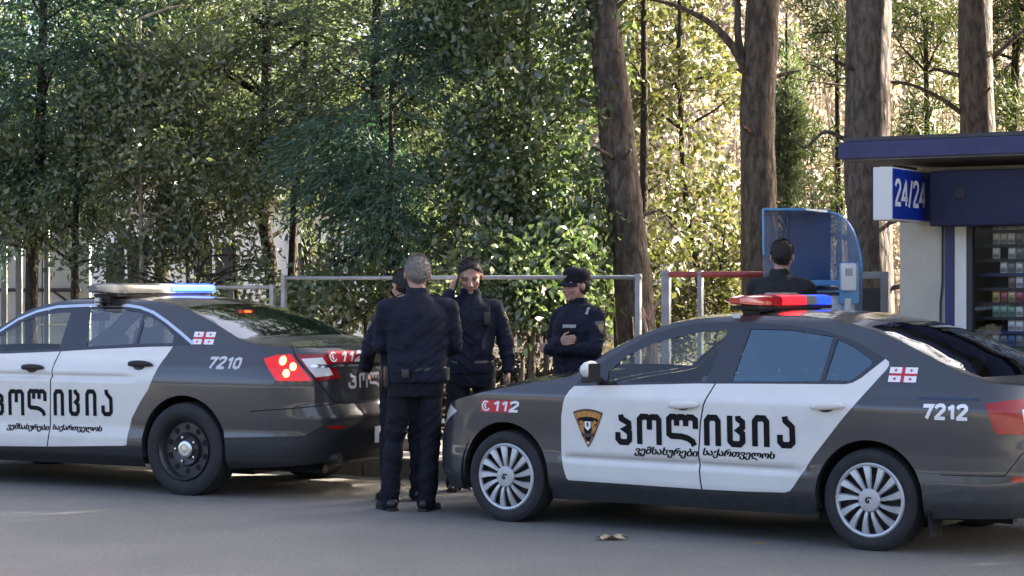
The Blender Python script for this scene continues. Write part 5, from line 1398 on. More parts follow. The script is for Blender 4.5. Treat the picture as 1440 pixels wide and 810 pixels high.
b = MB(); b.tube([(-.02, -.01, 1.35), (-.12, .05, 1.18), (-.17, .02, 1.28), (-.13, -.01, 1.05), (-.16, .0, .86)], .012, 6)
p2 = road(ag - .02, FN); tag(b.build('ribbon', mat('faded_ribbon', (.36, .22, .20), .8)), 'faded reddish ribbon tied to the post by the barrier', 'ribbon').location = (p2[0], p2[1], G0)
a0, a1 = an(1196, 16.6), an(1245, 16.6)
p = road(a0, 16.6); root = empty('railing', (p[0], p[1], G0), -RD); tag(root, 'short white framed railing between payment hood and kiosk', 'railing')
b = MB(); b.box(((a1 - a0) / 2, 0, 1.56), (a1 - a0 + .07, .05, .06), bev=.006); b.build('top_rail', EM['galv'], root)
for x in (0, a1 - a0): b = MB(); b.box((x, 0, .78), (.07, .05, 1.5), bev=.006); b.build('post', EM['galv'], root)
b = MB(); b.box(((a1 - a0) / 2, .02, .80), (a1 - a0 - .08, .012, 1.3)); b.build('infill', EM['darkmetal'], root)

# ---- the kiosk
KM = dict(
 wall=mat('kiosk_render', (.46, .42, .34), .9, var=.10, vscale=3, bump=.25, bscale=70),
 blue=mat('kiosk_blue_paint', (.014, .018, .085), .5, var=.15, vscale=6),
 fascia=mat('faded_blue_fascia', (.022, .024, .085), .6, var=.25, vscale=5),
 navy=mat('navy_shutter_box', (.004, .006, .034), .7, var=.15, vscale=5),
 white=mat('white_frame_paint', (.62, .61, .57), .5, var=.08, vscale=7),
 soffit=mat('soffit_board', (.15, .145, .135), .8, var=.15, vscale=4),
 signblue=mat('sign_blue', (.006, .035, .36), .3, coat=.5, var=.08, vscale=4),
 signwhite=mat('sign_side_metal', (.60, .60, .58), .45, bump=.1, bscale=90),
 letter=mat('sign_lettering', (.80, .82, .84), .4),
 hoodblue=mat('hood_blue_panel', (.009, .062, .21), .35, coat=.4, var=.15, vscale=4),
 hoodpale=mat('hood_pale_panel', (.42, .52, .62), .4, coat=.3), light=mat('hood_light_blue', (.10, .30, .55), .4, coat=.3),
 acrylic=mat('smoky_acrylic', (.24, .33, .45), .15, coat=.4))
_set(KM['acrylic'].node_tree.nodes['Principled BSDF'], 'Alpha', .52)
KA, KW = -5.73, 15.45
p = road(KA, KW); kiosk = empty('kiosk', (p[0], p[1], .02), -RD)
tag(kiosk, 'small pale kiosk with a blue flat roof at the right edge', 'kiosk')
KL = 3.6
b = MB()
b.box((.19, .06, 1.25), (.38, .12, 2.5)); b.box((.06, 1.06, 1.25), (.12, 1.87, 2.5)); b.box((KL / 2, 1.94, 1.25), (KL - .24, .10, 2.5)); b.box((KL - .06, 1.0, 1.25), (.12, 1.99, 2.5)); b.box((KL / 2 + .19, .06, .33), (KL - .5, .12, .66)); b.box((KL / 2 + .13, .06, 2.3), (KL - .5, .11, .4))
b.build('wall', KM['wall'], kiosk)
b = MB(); b.box((KL / 2 - .02, .62, 2.556), (KL + .44, 2.40, .036)); b.build('soffit', KM['soffit'], kiosk)
b = MB(); b.box((KL / 2 - .02, .62, 2.615), (KL + .50, 2.46, .130), bev=.008); b.build('roof_fascia', KM['fascia'], kiosk)
b = MB(); b.box((KL / 2 - .02, .62, 2.70), (KL + .44, 2.40, .03)); b.build('roof_felt', EM['roofdark'], kiosk)
b = MB(); b.box((.36 + 1.5, -.17, 2.245), (3.0, .32, .42), bev=.012); b.build('shutter_box', KM['navy'], kiosk)
b = MB(); b.lathe([(.0, 0), (.045, .0), (.05, .004), (0, .006)], 24, 'Y', M=Matrix.Translation((.60, -.34, 2.28)) @ Matrix.Scale(1.0, 4)); b.build('shutter_emblem', mat('dull_emblem', (.016, .012, .022), .7), kiosk)
b = MB(); b.box((.418, -.018, 1.02), (.072, .055, 2.04), bev=.004); b.build('corner_post', KM['blue'], kiosk)
b = MB(); b.box((.503, -.012, 1.02), (.095, .05, 2.04), bev=.004); b.build('window_post', KM['white'], kiosk)
b = MB(); b.box((.575, .0, 1.35), (.045, .08, 1.40), bev=.004); b.box((1.9, .0, .68), (2.6, .08, .05)); b.build('window_frame', EM['darkmetal'], kiosk)
b = MB(); b.add([(.60, -.005, .70), (3.2, -.005, .70), (3.2, -.005, 2.04), (.60, -.005, 2.04)], [(0, 1, 2, 3)]); b.build('shop_window', glass_mat('shop_glass', (.90, .92, .92), .9, .02, .04), kiosk)
b = MB(); b.tube([(.352, -.012, 2.4), (.350, -.012, 1.6), (.335, -.012, 1.45), (.33, -.012, .3)], .008, 6); b.build('cable', EM['darkmetal'], kiosk)
# shelves of packs behind the window
rk = empty('display_rack', (p[0], p[1], .15), -RD); tag(rk, 'rack of shelves with blue edges behind the kiosk window', 'shelf rack')
b = MB(); b.box((1.6, .44, 1.35), (2.1, .02, 1.46)); b.build('back_board', EM['darkmetal'], rk)
rows = [.64 + .112 * i for i in range(13)]
for i, z in enumerate(rows):
    b = MB(); b.box((1.6, .32, z), (2.1, .23, .012)); b.build('shelf', EM['darkmetal'], rk)
    b = MB(); b.box((1.6, .20, z), (2.1, .008, .026)); b.build('shelf_edge', KM['blue'] if i in (4, 8) else EM['darkmetal'], rk)
pk_cols = [('pale', (.50, .52, .52)), ('white', (.62, .63, .62)), ('red', (.32, .04, .03)), ('blue', (.05, .11, .26)), ('yellow', (.40, .30, .10)), ('green', (.16, .30, .22)), ('grey', (.16, .18, .20)), ('brown', (.17, .11, .08))]
pk = {}
for nm, c in pk_cols:
    b = MB(); b.box((0, 0, .046), (.056, .024, .090), 0, bev=.002); b.box((0, -.0125, .028), (.048, .002, .030), 1); b.box((0, -.0125, .068), (.034, .002, .014), 2)
    me_o = b.build('cigarette_pack', [mat(nm + '_pack', c, .4, coat=.3), mat(nm + '_pack_band', tuple(x * .35 for x in c), .4), mat(nm + '_pack_tag', tuple(min(.8, x * 1.7 + .05) for x in c), .4)])
    pk[nm] = me_o.data; bpy.data.objects.remove(me_o)
rnd = random.Random(9)
shelfname = ['lowest', 'second', 'third', 'fourth', 'fifth', 'sixth', 'seventh', 'eighth', 'ninth', 'tenth', 'eleventh', 'topmost']
cyc = {8: ['pale', 'white', 'pale', 'white'], 7: ['white', 'pale', 'grey', 'white'], 6: ['grey', 'pale', 'white', 'pale'], 5: ['white', 'grey', 'brown', 'white'], 4: ['yellow', 'yellow', 'red', 'blue'], 3: ['pale', 'green', 'white', 'green'], 2: ['grey', 'blue', 'red', 'grey'], 1: ['grey', 'brown', 'blue', 'green'], 0: ['red', 'blue', 'white', 'grey']}
for i, z in enumerate(rows[:-1]):
    x = .70
    while x < 1.70:
        nm = rnd.choice(cyc[min(8, int(i * .75))])
        if rnd.random() < .93:
            o = bpy.data.objects.new('cigarette_pack', pk[nm]); COL.objects.link(o)
            q = kiosk.matrix_basis if False else None
            lx, ly = x, .235 + rnd.uniform(0, .012)
            o.location = (p[0] + lx * RC + ly * RS, p[1] - lx * RS + ly * RC, .15 + z + .0065)
            o.rotation_euler = (0, 0, -RD + rnd.uniform(-.06, .06))
            tag(o, '%s cigarette pack on the %s shelf of the kiosk window' % (nm, shelfname[i]), 'cigarette pack', 'packs on the kiosk shelves')
        x += .061
# projecting sign
p = road(-5.535, 15.0); sg = empty('kiosk_sign', (p[0], p[1], 2.286), -RD); tag(sg, 'blue box sign reading 24/24 projecting from the kiosk', 'sign')
b = MB(); b.box((0, 0, 0), (.148, .885, .395), bev=.008); b.build('sign_box', KM['signwhite'], sg)
b = MB(); b.box((.0765, 0, 0), (.006, .862, .372)); b.box((-.0765, 0, 0), (.006, .862, .372)); b.build('sign_face', KM['signblue'], sg)
b = MB(); b.box((0, 0, .21), (.03, .5, .03)); b.box((0, .44, 0), (.10, .02, .2)); b.build('bracket', EM['darkmetal'], sg)
v, f = digits('24/24', .68, .185, .034)
mesh_obj('sign_text', [(.0805, -.40 + a, -.085 + c) for a, c in v], f, KM['letter'], sg)
mesh_obj('sign_text', [(-.0805, .40 - a, -.085 + c) for a, c in v], f, KM['letter'], sg)

# ---- payment hood
hx, hy = X(1140, 17.0), 17.0
hd = empty('payment_hood', (hx, hy, .15)); tag(hd, 'blue payment terminal under a smoky curved hood on the pavement', 'payment terminal')
def L_(px, Y, z=None): return (X(px, Y) - hx, Y - hy)
B0, B1 = L_(1110, 17.25), L_(1166, 17.25); F0, F1 = L_(1073, 16.65), L_(1212, 16.65)
b = MB(); b.box(((B0[0] + B1[0]) / 2, .26, 1.74), (B1[0] - B0[0] + .03, .04, .70), bev=.008); b.build('back_panel', KM['hoodblue'], hd)
b = MB(); b.box(((B0[0] + B1[0]) / 2, .20, .62), (.36, .26, 1.24), bev=.02); b.build('pedestal', KM['hoodpale'], hd)
b = MB(); b.prism([(-.42, 1.22), (-.42, 1.34), (.22, 1.45), (.22, 1.22)], B0[0] - .10, B1[0] + .10, 'X'); b.build('console', KM['hoodpale'], hd)
b = MB(); b.box(((B0[0] + B1[0]) / 2, .06, 1.475), (B1[0] - B0[0] + .16, .26, .045), bev=.008); b.build('shelf', KM['light'], hd)
b = MB(); b.box(((B0[0] + B1[0]) / 2, -.335, 1.385), (.32, .02, .03), M=Matrix.Identity(4)); b.build('slot', EM['darkmetal'], hd)
def wing(A, Bp, prof, nm):
    b = MB(); d = np.array(Bp) - np.array(A); nrm = np.array([-d[1], d[0]]); nrm = nrm / np.linalg.norm(nrm) * .005
    n = len(prof)
    vs = [(A[0] + d[0] * t + nrm[0] * s, A[1] + d[1] * t + nrm[1] * s, z) for s in (-1, 1) for t, z in prof]
    fs = [tuple(range(n)), tuple(range(2 * n - 1, n - 1, -1))] + [(i, (i + 1) % n, n + (i + 1) % n, n + i) for i in range(n)]
    b.add(vs, fs); b.build(nm, KM['acrylic'], hd)
    e = MB(); e.tube([(A[0] + d[0] * t, A[1] + d[1] * t, z) for t, z in prof[:-2]], .009, 6); e.build('wing_edge', KM['light'], hd)
arc = [(math.sin(q), 1.56 + .50 * math.cos(q)) for q in np.linspace(0, math.pi / 2, 14)]
wing(B1, F1, arc + [(1.0, 1.15), (0, 1.15)], 'hood_wing')
wing(B0, F0, [(t, 2.07) for t in np.linspace(0, 1, 5)] + [(.98, 1.7), (.92, 1.15), (0, 1.15)], 'hood_wing')
b = MB(); b.prism([B0, F0, ((F0[0] + F1[0]) / 2 - .05, F0[1] + .06), B1], 2.062, 2.080); b.build('canopy', KM['light'], hd)
q = L_(1193, 16.5)
b = MB(); b.box((q[0], q[1], 1.52), (.125, .05, .22), bev=.02); b.build('card_reader', mat('reader_white', (.66, .67, .66), .4), hd, auto=50)
b = MB(); b.box((q[0] + .01, q[1] + .04, 1.47), (.155, .03, .33), bev=.02); b.build('reader_back', KM['light'], hd, auto=50)
b = MB(); b.tube([(q[0], q[1] + .03, 1.35), (q[0] - .03, q[1] + .05, .7), (q[0] - .03, q[1] + .05, 0)], .03, 8); b.build('reader_post', KM['signwhite'], hd)
b = MB(); b.box((q[0], q[1] - .027, 1.56), (.06, .004, .06)); b.build('reader_screen', mat('reader_grey', (.30, .33, .34), .3), hd)

# ---- small things on the road
rng = np.random.default_rng(3)
n = 26; vs, fs = [(0, 0, .012)], []
for i in range(n):
    t = 2 * math.pi * i / n
    r = .085 * (1 + .35 * math.cos(5 * t) + .12 * math.cos(11 * t)); vs.append((r * 1.15 * math.cos(t), r * .75 * math.sin(t), .006 + .03 * abs(math.sin(2.5 * t)) * rng.uniform(.4, 1)))
for i in range(n): fs.append((0, i + 1, (i + 1) % n + 1))
lf = mesh_obj('dry_leaf', vs, fs, mat('dry_leaf_tan', (.40, .31, .19), .8, var=.25, vscale=20)); lf.location = (X(860, 13.0), 13.0, .002); lf.rotation_euler = (0, 0, .5)
tag(lf, 'large curled dry leaf lying on the road before the right police car', 'leaf')
# ---------------------------------------------------------------- people
def ring_loft(rings, n=20):
    """rings: (centre, rx, ry[, axis frame]) stacked; returns closed mesh"""
    vs, fs = [], []
    for c, rx, ry in rings:
        for k in range(n):
            t = 2 * math.pi * k / n
            cx, sx = math.cos(t), math.sin(t)
            e = 2 / 2.4
            vs.append((c[0] + rx * math.copysign(abs(cx) ** e, cx), c[1] + ry * math.copysign(abs(sx) ** e, sx), c[2]))
    m = len(rings)
    for i in range(m - 1):
        for k in range(n): fs.append((i * n + k, i * n + (k + 1) % n, (i + 1) * n + (k + 1) % n, (i + 1) * n + k))
    fs.append(tuple(range(n - 1, -1, -1))); fs.append(tuple((m - 1) * n + k for k in range(n)))
    return vs, fs

def capsule(p0, p1, r0, r1, n=14, flat=1.0, fdir=None):
    p0, p1 = Vector(p0), Vector(p1); d = (p1 - p0); L = d.length; d = d / max(L, 1e-6)
    a = d.orthogonal().normalized() if fdir is None else (Vector(fdir) - d * Vector(fdir).dot(d)).normalized()
    b = d.cross(a)
    prof = [(-r0 * math.cos(t), r0 * math.sin(t)) for t in np.linspace(.15, math.pi / 2, 5)] + [(L * q, r0 + (r1 - r0) * q) for q in np.linspace(0, 1, 6)[1:-1]] + [(L + r1 * math.cos(t), r1 * math.sin(t)) for t in np.linspace(math.pi / 2, .15, 5)]
    vs, fs = [], []
    for h, r in prof:
        for k in range(n):
            t = 2 * math.pi * k / n
            vs.append(tuple(p0 + d * h + a * (r * math.cos(t) * flat) + b * (r * math.sin(t))))
    m = len(prof)
    for i in range(m - 1):
        for k in range(n): fs.append((i * n + k, i * n + (k + 1) % n, (i + 1) * n + (k + 1) % n, (i + 1) * n + k))
    fs.append(tuple(range(n - 1, -1, -1))); fs.append(tuple((m - 1) * n + k for k in range(n)))
    return vs, fs

def ball(c, r, M=None, n=14):
    vs, fs = [], []
    m = 9
    for i in range(m + 1):
        th = math.pi * (.04 + .92 * i / m)
        for k in range(n):
            t = 2 * math.pi * k / n
            p = Vector((r[0] * math.sin(th) * math.cos(t), r[1] * math.sin(th) * math.sin(t), r[2] * math.cos(th))) + Vector(c)
            vs.append(tuple(M @ p if M is not None else p))
    for i in range(m):
        for k in range(n): fs.append((i * n + k, (i + 1) * n + k, (i + 1) * n + (k + 1) % n, i * n + (k + 1) % n))
    fs.append(tuple(range(n))); fs.append(tuple(m * n + k for k in range(n - 1, -1, -1)))
    return vs, fs

def fuse(name, solids, voxel, smooth, m, parent, wrinkle=0.0, wscale=9.0, seed=0, wz=(1.03, .09, 1.2)):
    """union of closed solids as one continuous surface"""
    vs, fs = [], []
    for v, f in solids:
        b = len(vs); vs += v; fs += [tuple(i + b for i in q) for q in f]
    me = bpy.data.meshes.new('fuse'); me.from_pydata([tuple(map(float, v)) for v in vs], [], fs)
    bm = bmesh.new(); bm.from_mesh(me); bmesh.ops.recalc_face_normals(bm, faces=bm.faces); bm.to_mesh(me); bm.free()
    ob = bpy.data.objects.new('fuse', me); COL.objects.link(ob)
    md = ob.modifiers.new('r', 'REMESH'); md.mode = 'VOXEL'; md.voxel_size = voxel
    ms = ob.modifiers.new('s', 'SMOOTH'); ms.factor = .5; ms.iterations = smooth
    dg = bpy.context.evaluated_depsgraph_get(); dg.update()
    out = bpy.data.meshes.new_from_object(ob.evaluated_get(dg))
    bpy.data.objects.remove(ob); bpy.data.meshes.remove(me)
    out.name = name
    if wrinkle:
        k = len(out.vertices); co = np.empty(k * 3, np.float32); no = np.empty(k * 3, np.float32)
        out.vertices.foreach_get('co', co); out.vertex_normals.foreach_get('vector', no)
        co = co.reshape(-1, 3); no = no.reshape(-1, 3)
        zz = co[:, 2]; fz = .75 + .9 * np.exp(-((zz - wz[0]) / wz[1]) ** 2) + .7 * np.exp(-((zz - wz[2]) / wz[1]) ** 2)
        rg = np.array([(1 - abs(noise.noise(Vector((c[0] * 6 + c[2] * 5 + seed, c[1] * 6, c[2] * 13 - abs(c[0]) * 9))))) ** 5 for c in co])
        d = np.array([noise.noise(Vector((c[0] * wscale + seed, c[1] * wscale, c[2] * wscale * 1.9))) * .6 + noise.noise(Vector((c[0] * wscale * .8 + c[2] * wscale * 1.2 + seed, c[1] * wscale * .8, c[2] * wscale * .9 - c[0] * wscale))) * .8 for c in co])
        d = np.sign(d) * np.abs(d) ** .8
        co += no * ((d + rg * .9 - .3) * fz * wrinkle)[:, None]
        out.vertices.foreach_set('co', co.ravel())
    out.materials.clear(); out.materials.append(m)
    out.polygons.foreach_set('use_smooth', np.ones(len(out.polygons), bool)); out.update()
    o = bpy.data.objects.new(name, out); COL.objects.link(o); o.parent = parent
    return o

def hand_solids(w, d, pn, curl, s=1.0, thumb=1):
    """w wrist, d along the hand, pn palm normal; thumb = +1/-1 side"""
    w, d, pn = Vector(w), Vector(d).normalized(), Vector(pn); pn = (pn - d * pn.dot(d)).normalized(); sd = d.cross(pn) * thumb
    S = []
    for q in np.linspace(-1, 1, 4):
        S.append(capsule(w - d * .01, w + d * .085 * s + sd * q * .031 * s, .021 * s, .0125 * s, 10))
    L = [.068, .078, .073, .056]
    for i in range(4):
        off = (1 - 2 * i / 3) * .031
        p = w + d * .088 * s + sd * off * s; a = d.copy(); r = .0098 * s
        for j, f in enumerate((.46, .30, .24)):
            ang = curl * (.7 if j == 0 else 1.0) + i * .05
            a = (a * math.cos(ang) + pn * math.sin(ang)).normalized()
            q = p + a * L[i] * f * s; S.append(capsule(p, q, r, r * .9, 8)); p = q; r *= .9
    p = w + d * .028 * s + sd * .026 * s
    a = (d * .55 + sd * .75 + pn * .30).normalized(); q = p + a * .042 * s; S.append(capsule(p, q, .014 * s, .0115 * s, 8))
    a2 = (d * .85 + sd * .25 + pn * .45).normalized(); q2 = q + a2 * .034 * s; S.append(capsule(q, q2, .0112 * s, .009 * s, 8))
    return S

SKIN_M = mat('skin', (.40, .235, .175), .5, var=.12, vscale=25, col2=(.36, .19, .135))
NAVY = mat('navy_uniform_cloth', (.0085, .0105, .022), .85, var=.25, vscale=18, bump=.12, bscale=220, spec=.25)
NAVY2 = mat('dark_uniform_cloth', (.0075, .0085, .014), .85, var=.25, vscale=18, bump=.12, bscale=220, spec=.25)
BLACKC = mat('black_jacket_cloth', (.010, .010, .012), .7, var=.25, vscale=18, bump=.12, bscale=220, spec=.3)
LEATHER = mat('black_leather', (.010, .010, .010), .38, var=.2, vscale=30, bump=.1, bscale=120)
EYE = mat('eye', (.035, .025, .02), .15)
H_GREY = mat('grey_hair', (.22, .20, .18), .7, var=.4, vscale=60, bump=.5, bscale=160)
H_DARK = mat('dark_hair', (.018, .014, .012), .55, var=.4, vscale=60, bump=.5, bscale=160)
STRIPE = mat('reflective_tape', (.30, .30, .27), .45)
PATCH = mat('arm_patch', (.09, .095, .085), .7); PATCHG = mat('arm_patch_gold', (.26, .20, .09), .6)

def person(label, loc, rz, height, arms, feet, head=(0, 0), cloth=NAVY, legs=NAVY2, hair=H_DARK, broad=1.0, cap=False, shirt_gap=False, lean=0.0, seed=0, curls=(.35, .35), palms=None, collar=True, belt=True, bald=0.0, hipshift=0.0, hs=1.10, handdirs=(None, None), group='police officers standing by the cars', patches=True, stripe=False):
    s = height / 1.78
    root = empty('person', loc, rz); tag(root, label, 'person', group)
    Z = lambda z: z * s
    def tp(p):           # forward lean of everything above the hips
        x, y, z = p[0] * s, p[1] * s, p[2] * s
        k = max(0, z - .95 * s); return Vector((x + hipshift * s * max(0, min(1, z / (.95 * s))), y - k * math.tan(lean), z))
    bw = broad
    sh = [tp((-.182 * bw, .01, 1.425)), tp((.182 * bw, .01, 1.425))]
    A = [[tp(p) for p in a] for a in arms]          # (elbow, wrist) for the person's right (-x) then left (+x)
    Fp = [Vector((f[0] * s, f[1] * s, 0)) for f in feet]   # ankle position on the ground, third value toe direction
    hip = [tp((-.095, 0, .93)), tp((.095, 0, .93))]
    knee = []
    for i in (0, 1):
        a = Fp[i] + Vector((0, 0, .09 * s)); m = (hip[i] * .48 + a * .52); m.y -= .035 * s + feet[i][3] if len(feet[i]) > 3 else .03 * s
        m.x += (-.012 if i == 0 else .012) * s
        m.z = Z(.50); knee.append(m)
    ank = [Fp[i] + Vector((0, 0, .09 * s)) for i in (0, 1)]
    nb = tp((0, .02, 1.50)); hc = tp((0, -.015, 1.658))
    HM = Matrix.Translation(hc) @ Matrix.Rotation(head[0], 4, 'Z') @ Matrix.Rotation(head[1], 4, 'X') @ Matrix.Scale(s * hs, 4)
    # ---------------- body
    B = []
    B.append(ring_loft([(tp((0, .0, z)), rx * s * bw, ry * s) for z, rx, ry in ((.86, .12, .09), (.95, .15, .10), (1.10, .13, .09), (1.30, .14, .09), (1.40, .12, .065), (1.49, .055, .045))]))
    for i in (0, 1):
        B += [capsule(hip[i], knee[i], .075 * s, .05 * s), capsule(knee[i], ank[i], .05 * s, .038 * s), capsule(ank[i], Fp[i] + Vector((math.sin(feet[i][2]) * .10, -math.cos(feet[i][2]) * .10, .045)) * 1.0, .036 * s, .028 * s)]
        e, w = A[i]
        B += [capsule(sh[i], e, .045 * s, .038 * s), capsule(e, w, .037 * s, .026 * s)]
        dd = handdirs[i] if handdirs[i] is not None else (w - e).normalized()
        pn = palms[i] if palms else Vector((1 if i == 0 else -1, 0, 0))
        B += hand_solids(w, dd, pn, curls[i], s, 1 if i == 0 else -1)
    B.append(capsule(nb - Vector((0, 0, .04 * s)), tp((0, .0, 1.60)), .060 * s, .056 * s))
    for c, r in (((0, .015, .03), (.075, .096, .086)), ((0, -.02, -.03), (.063, .074, .080)), ((0, -.030, -.075), (.049, .054, .036)), ((0, -.070, -.094), (.023, .020, .018)), ((-.041, -.060, -.028), (.022, .022, .022)), ((.041, -.060, -.028), (.022, .022, .022)), ((0, -.091, -.056), (.024, .010, .0065)), ((0, -.089, -.068), (.021, .011, .007)),
                 ((-.078, .014, -.006), (.010, .018, .031)), ((.078, .014, -.006), (.010, .018, .031)), ((-.015, -.098, -.040), (.009, .010, .008)), ((.015, -.098, -.040), (.009, .010, .008))):
        B.append(ball(c, r, HM))
    for p0, p1, r0, r1 in (((0, -.088, .012), (0, -.112, -.034), .0095, .0135), ((-.042, -.070, .020), (.042, -.070, .020), .017, .017)):
        B.append(capsule(HM @ Vector(p0), HM @ Vector(p1), r0 * s, r1 * s, 10))
    fuse('body', B, .0062, 2, SKIN_M, root)
    for sd in (-1, 1):
        mesh_obj('eye', *ball((sd * .030, -.0845, .001), (.0095, .006, .0048), HM, 10), EYE, root, True)
        b = MB(); b.tube([HM @ Vector((sd * .014, -.0905, .018)), HM @ Vector((sd * .032, -.0895, .023)), HM @ Vector((sd * .050, -.078, .018))], [.0024, .0030, .002], 6); b.build('eyebrow', hair, root, True)
    # ---------------- hair: a cap of hair whose rim sinks into the skull at the hairline
    n, m = 64, 40; vs, fs = [], []
    for i in range(m + 1):
        th = math.pi * (.015 + .80 * i / m)
        for k in range(n):
            t = 2 * math.pi * k / n
            d = Vector((math.sin(th) * math.cos(t), math.sin(th) * math.sin(t), math.cos(th)))
            front = max(0, -math.sin(t))               # 1 at the forehead
            side = abs(math.cos(t))
            lim = 2.16 - front ** 1.4 * 1.22 - side ** 3 * .22 * (1 + front) + bald
            if 1.08 < th < 1.9 and side > .86: lim -= .16
            th_lim = lim
            q_ = max(0, min(1, (th_lim - th) / .30 + .5)); e = .90 + .155 * (q_ * q_ * (3 - 2 * q_))
            e += .022 * noise.noise(d * 7 + Vector((seed, 0, 0))) + .022 * noise.noise(d * 19 + Vector((seed, 0, 0)))
            p = Vector((d.x * .0765 * e, .015 + d.y * .0975 * e, .03 + d.z * .0885 * e - max(0, th - 1.55) * .028))
            vs.append(tuple(HM @ p))
    for i in range(m):
        for k in range(n): fs.append((i * n + k, (i + 1) * n + k, (i + 1) * n + (k + 1) % n, i * n + (k + 1) % n))
    fs.append(tuple(range(n)))
    # short strands lying on the hair so that its edge and surface break up
    rg_ = np.random.default_rng(seed + 70); HV = np.array(vs); cc = np.array(HM @ Vector((0, .015, .03)))
    pick = rg_.integers(0, len(HV), 5200); Ph = HV[pick] + (HV[(pick + 1) % len(HV)] - HV[pick]) * rg_.uniform(0, 1, (5200, 1)) * (np.linalg.norm(HV[(pick + 1) % len(HV)] - HV[pick], axis=1, keepdims=True) < .03)
    out_ = Ph - cc; rr_ = np.linalg.norm(out_, axis=1, keepdims=True); out_ /= rr_
    Hi = np.array(HM.to_3x3().inverted()) @ (Ph - cc).T; base_r = np.sqrt((Hi[0] / .0765) ** 2 + (Hi[1] / .0975) ** 2 + (Hi[2] / .0885) ** 2)
    ok = base_r > .985; Ph, out_ = Ph[ok], out_[ok]
    dn = np.array([0, .35, -1.0]) - out_ * (out_ @ np.array([0, .35, -1.0]))[:, None]
    Dh = dn * .8 + out_ * .30 + rg_.normal(size=out_.shape) * .35
    V_, F_ = leaves(Ph - out_ * .002, Dh, rg_, .017 * s, .0032 * s, .1)
    b0 = len(vs); vs = vs + [tuple(q) for q in V_]; fs = fs + [tuple(int(i) + b0 for i in q) for q in F_]
    mesh_obj('hair', vs, fs, hair, root, True)
    if cap:
        cb = MB(); P = []
        prof = [(.0855, .005), (.088, .03), (.090, .05), (.092, .075), (.090, .095), (.078, .115), (.05, .126), (.012, .130)]
        n = 32; vs, fs = [], []
        for r, h in prof:
            for k in range(n):
                t = 2 * math.pi * k / n; fr = max(0, -math.sin(t))
                vs.append(tuple(HM @ Vector((r * .93 * math.cos(t), .012 + r * 1.17 * math.sin(t), h * .88 + .020 + .012 * fr * (h / .13)))))
        for i in range(len(prof) - 1):
            for k in range(n): fs.append((i * n + k, i * n + (k + 1) % n, (i + 1) * n + (k + 1) % n, (i + 1) * n + k))
        fs.append(tuple((len(prof) - 1) * n + k for k in range(n)))
        cp = mesh_obj('cap', vs, fs, NAVY2, root, True)
        vs, fs = [], []
        for j, (ext, dz) in enumerate(((0, .026), (.03, .020), (.06, .008), (.068, .002))):
            for k in range(13):
                t = math.pi * (1.16 + .68 * k / 12); w_ = math.sin((k / 12) * math.pi) ** .6
                vs.append(tuple(HM @ Vector(((.080 + ext * w_ * .15) * math.cos(t), .012 + (.100 + ext * w_) * math.sin(t), dz + .006 - .012 * abs(math.cos(t))))))
        for j in range(3):
            for k in range(12): fs.append((j * 13 + k, j * 13 + k + 1, (j + 1) * 13 + k + 1, (j + 1) * 13 + k))
        vo = mesh_obj('visor', vs, fs, NAVY2, cp, True); so = vo.modifiers.new('t', 'SOLIDIFY'); so.thickness = .006
        b = MB(); b.add([tuple(HM @ Vector((x * (1 - .25 * (z < .05)), -.0985 + .008 * (z > .07), z))) for x, z in ((-.02, .062), (.02, .062), (.024, .085), (0, .098), (-.024, .085))], [(0, 1, 2, 3, 4)]); b.build('cap_badge', PATCHG, cp)
    # ---------------- jacket
    J = []
    J.append(ring_loft([(tp((0, yo, z)), rx * s * bw, ry * s * (1 + (bw - 1) * .9)) for z, rx, ry, yo in ((.90, .172, .125, 0), (.94, .178, .130, 0), (1.02, .172, .124, 0), (1.14, .176, .122, .0), (1.28, .186, .130, .005), (1.36, .186, .124, .01), (1.42, .158, .105, .015), (1.465, .112, .085, .018), (1.505, .078, .072, .015))], 26))
    for i in (0, 1):
        e, w = A[i]; d2 = (w - e).normalized()
        J += [capsule(sh[i] + Vector((0, 0, -.012 * s)), e, .070 * s, .060 * s, 16), capsule(e, w - d2 * .01, .064 * s, .048 * s, 16), capsule(w - d2 * .05, w - d2 * .004, .049 * s, .047 * s, 16)]
        J.append(capsule(tp((sh[i].x / s * .30, .015, 1.465)), sh[i], .050 * s, .060 * s))
    if collar: J.append(ring_loft([(tp((0, .02 - .012 * q, 1.475 + .088 * q)), (.082 - .006 * q) * s, (.080 - .006 * q) * s) for q in (0, .5, 1)]))
    jk = fuse('jacket', J, .0085, 4, cloth, root, .0088, 7.0, seed, (1.04 * s, .09, 1.20 * s))
    # ---------------- trousers
    T = [ring_loft([(tp((0, .0, z)), rx * s * (1 + (bw - 1) * .8), ry * s) for z, rx, ry in ((.80, .165, .115), (.88, .172, .122), (.96, .168, .120), (1.02, .160, .112))], 24)]
    for i in (0, 1):
        T += [capsule(hip[i], knee[i], .098 * s, .074 * s, 16), capsule(knee[i], ank[i] + Vector((0, 0, .01 * s)), .073 * s, .064 * s, 16), capsule(ank[i] + Vector((0, .0, .06 * s)), ank[i] + Vector((0, -.012, -.035 * s)), .066 * s, .068 * s, 16)]
    fuse('trousers', T, .0085, 4, legs, root, .0095, 6.0, seed + 9, (.17 * s, .09, .52 * s))
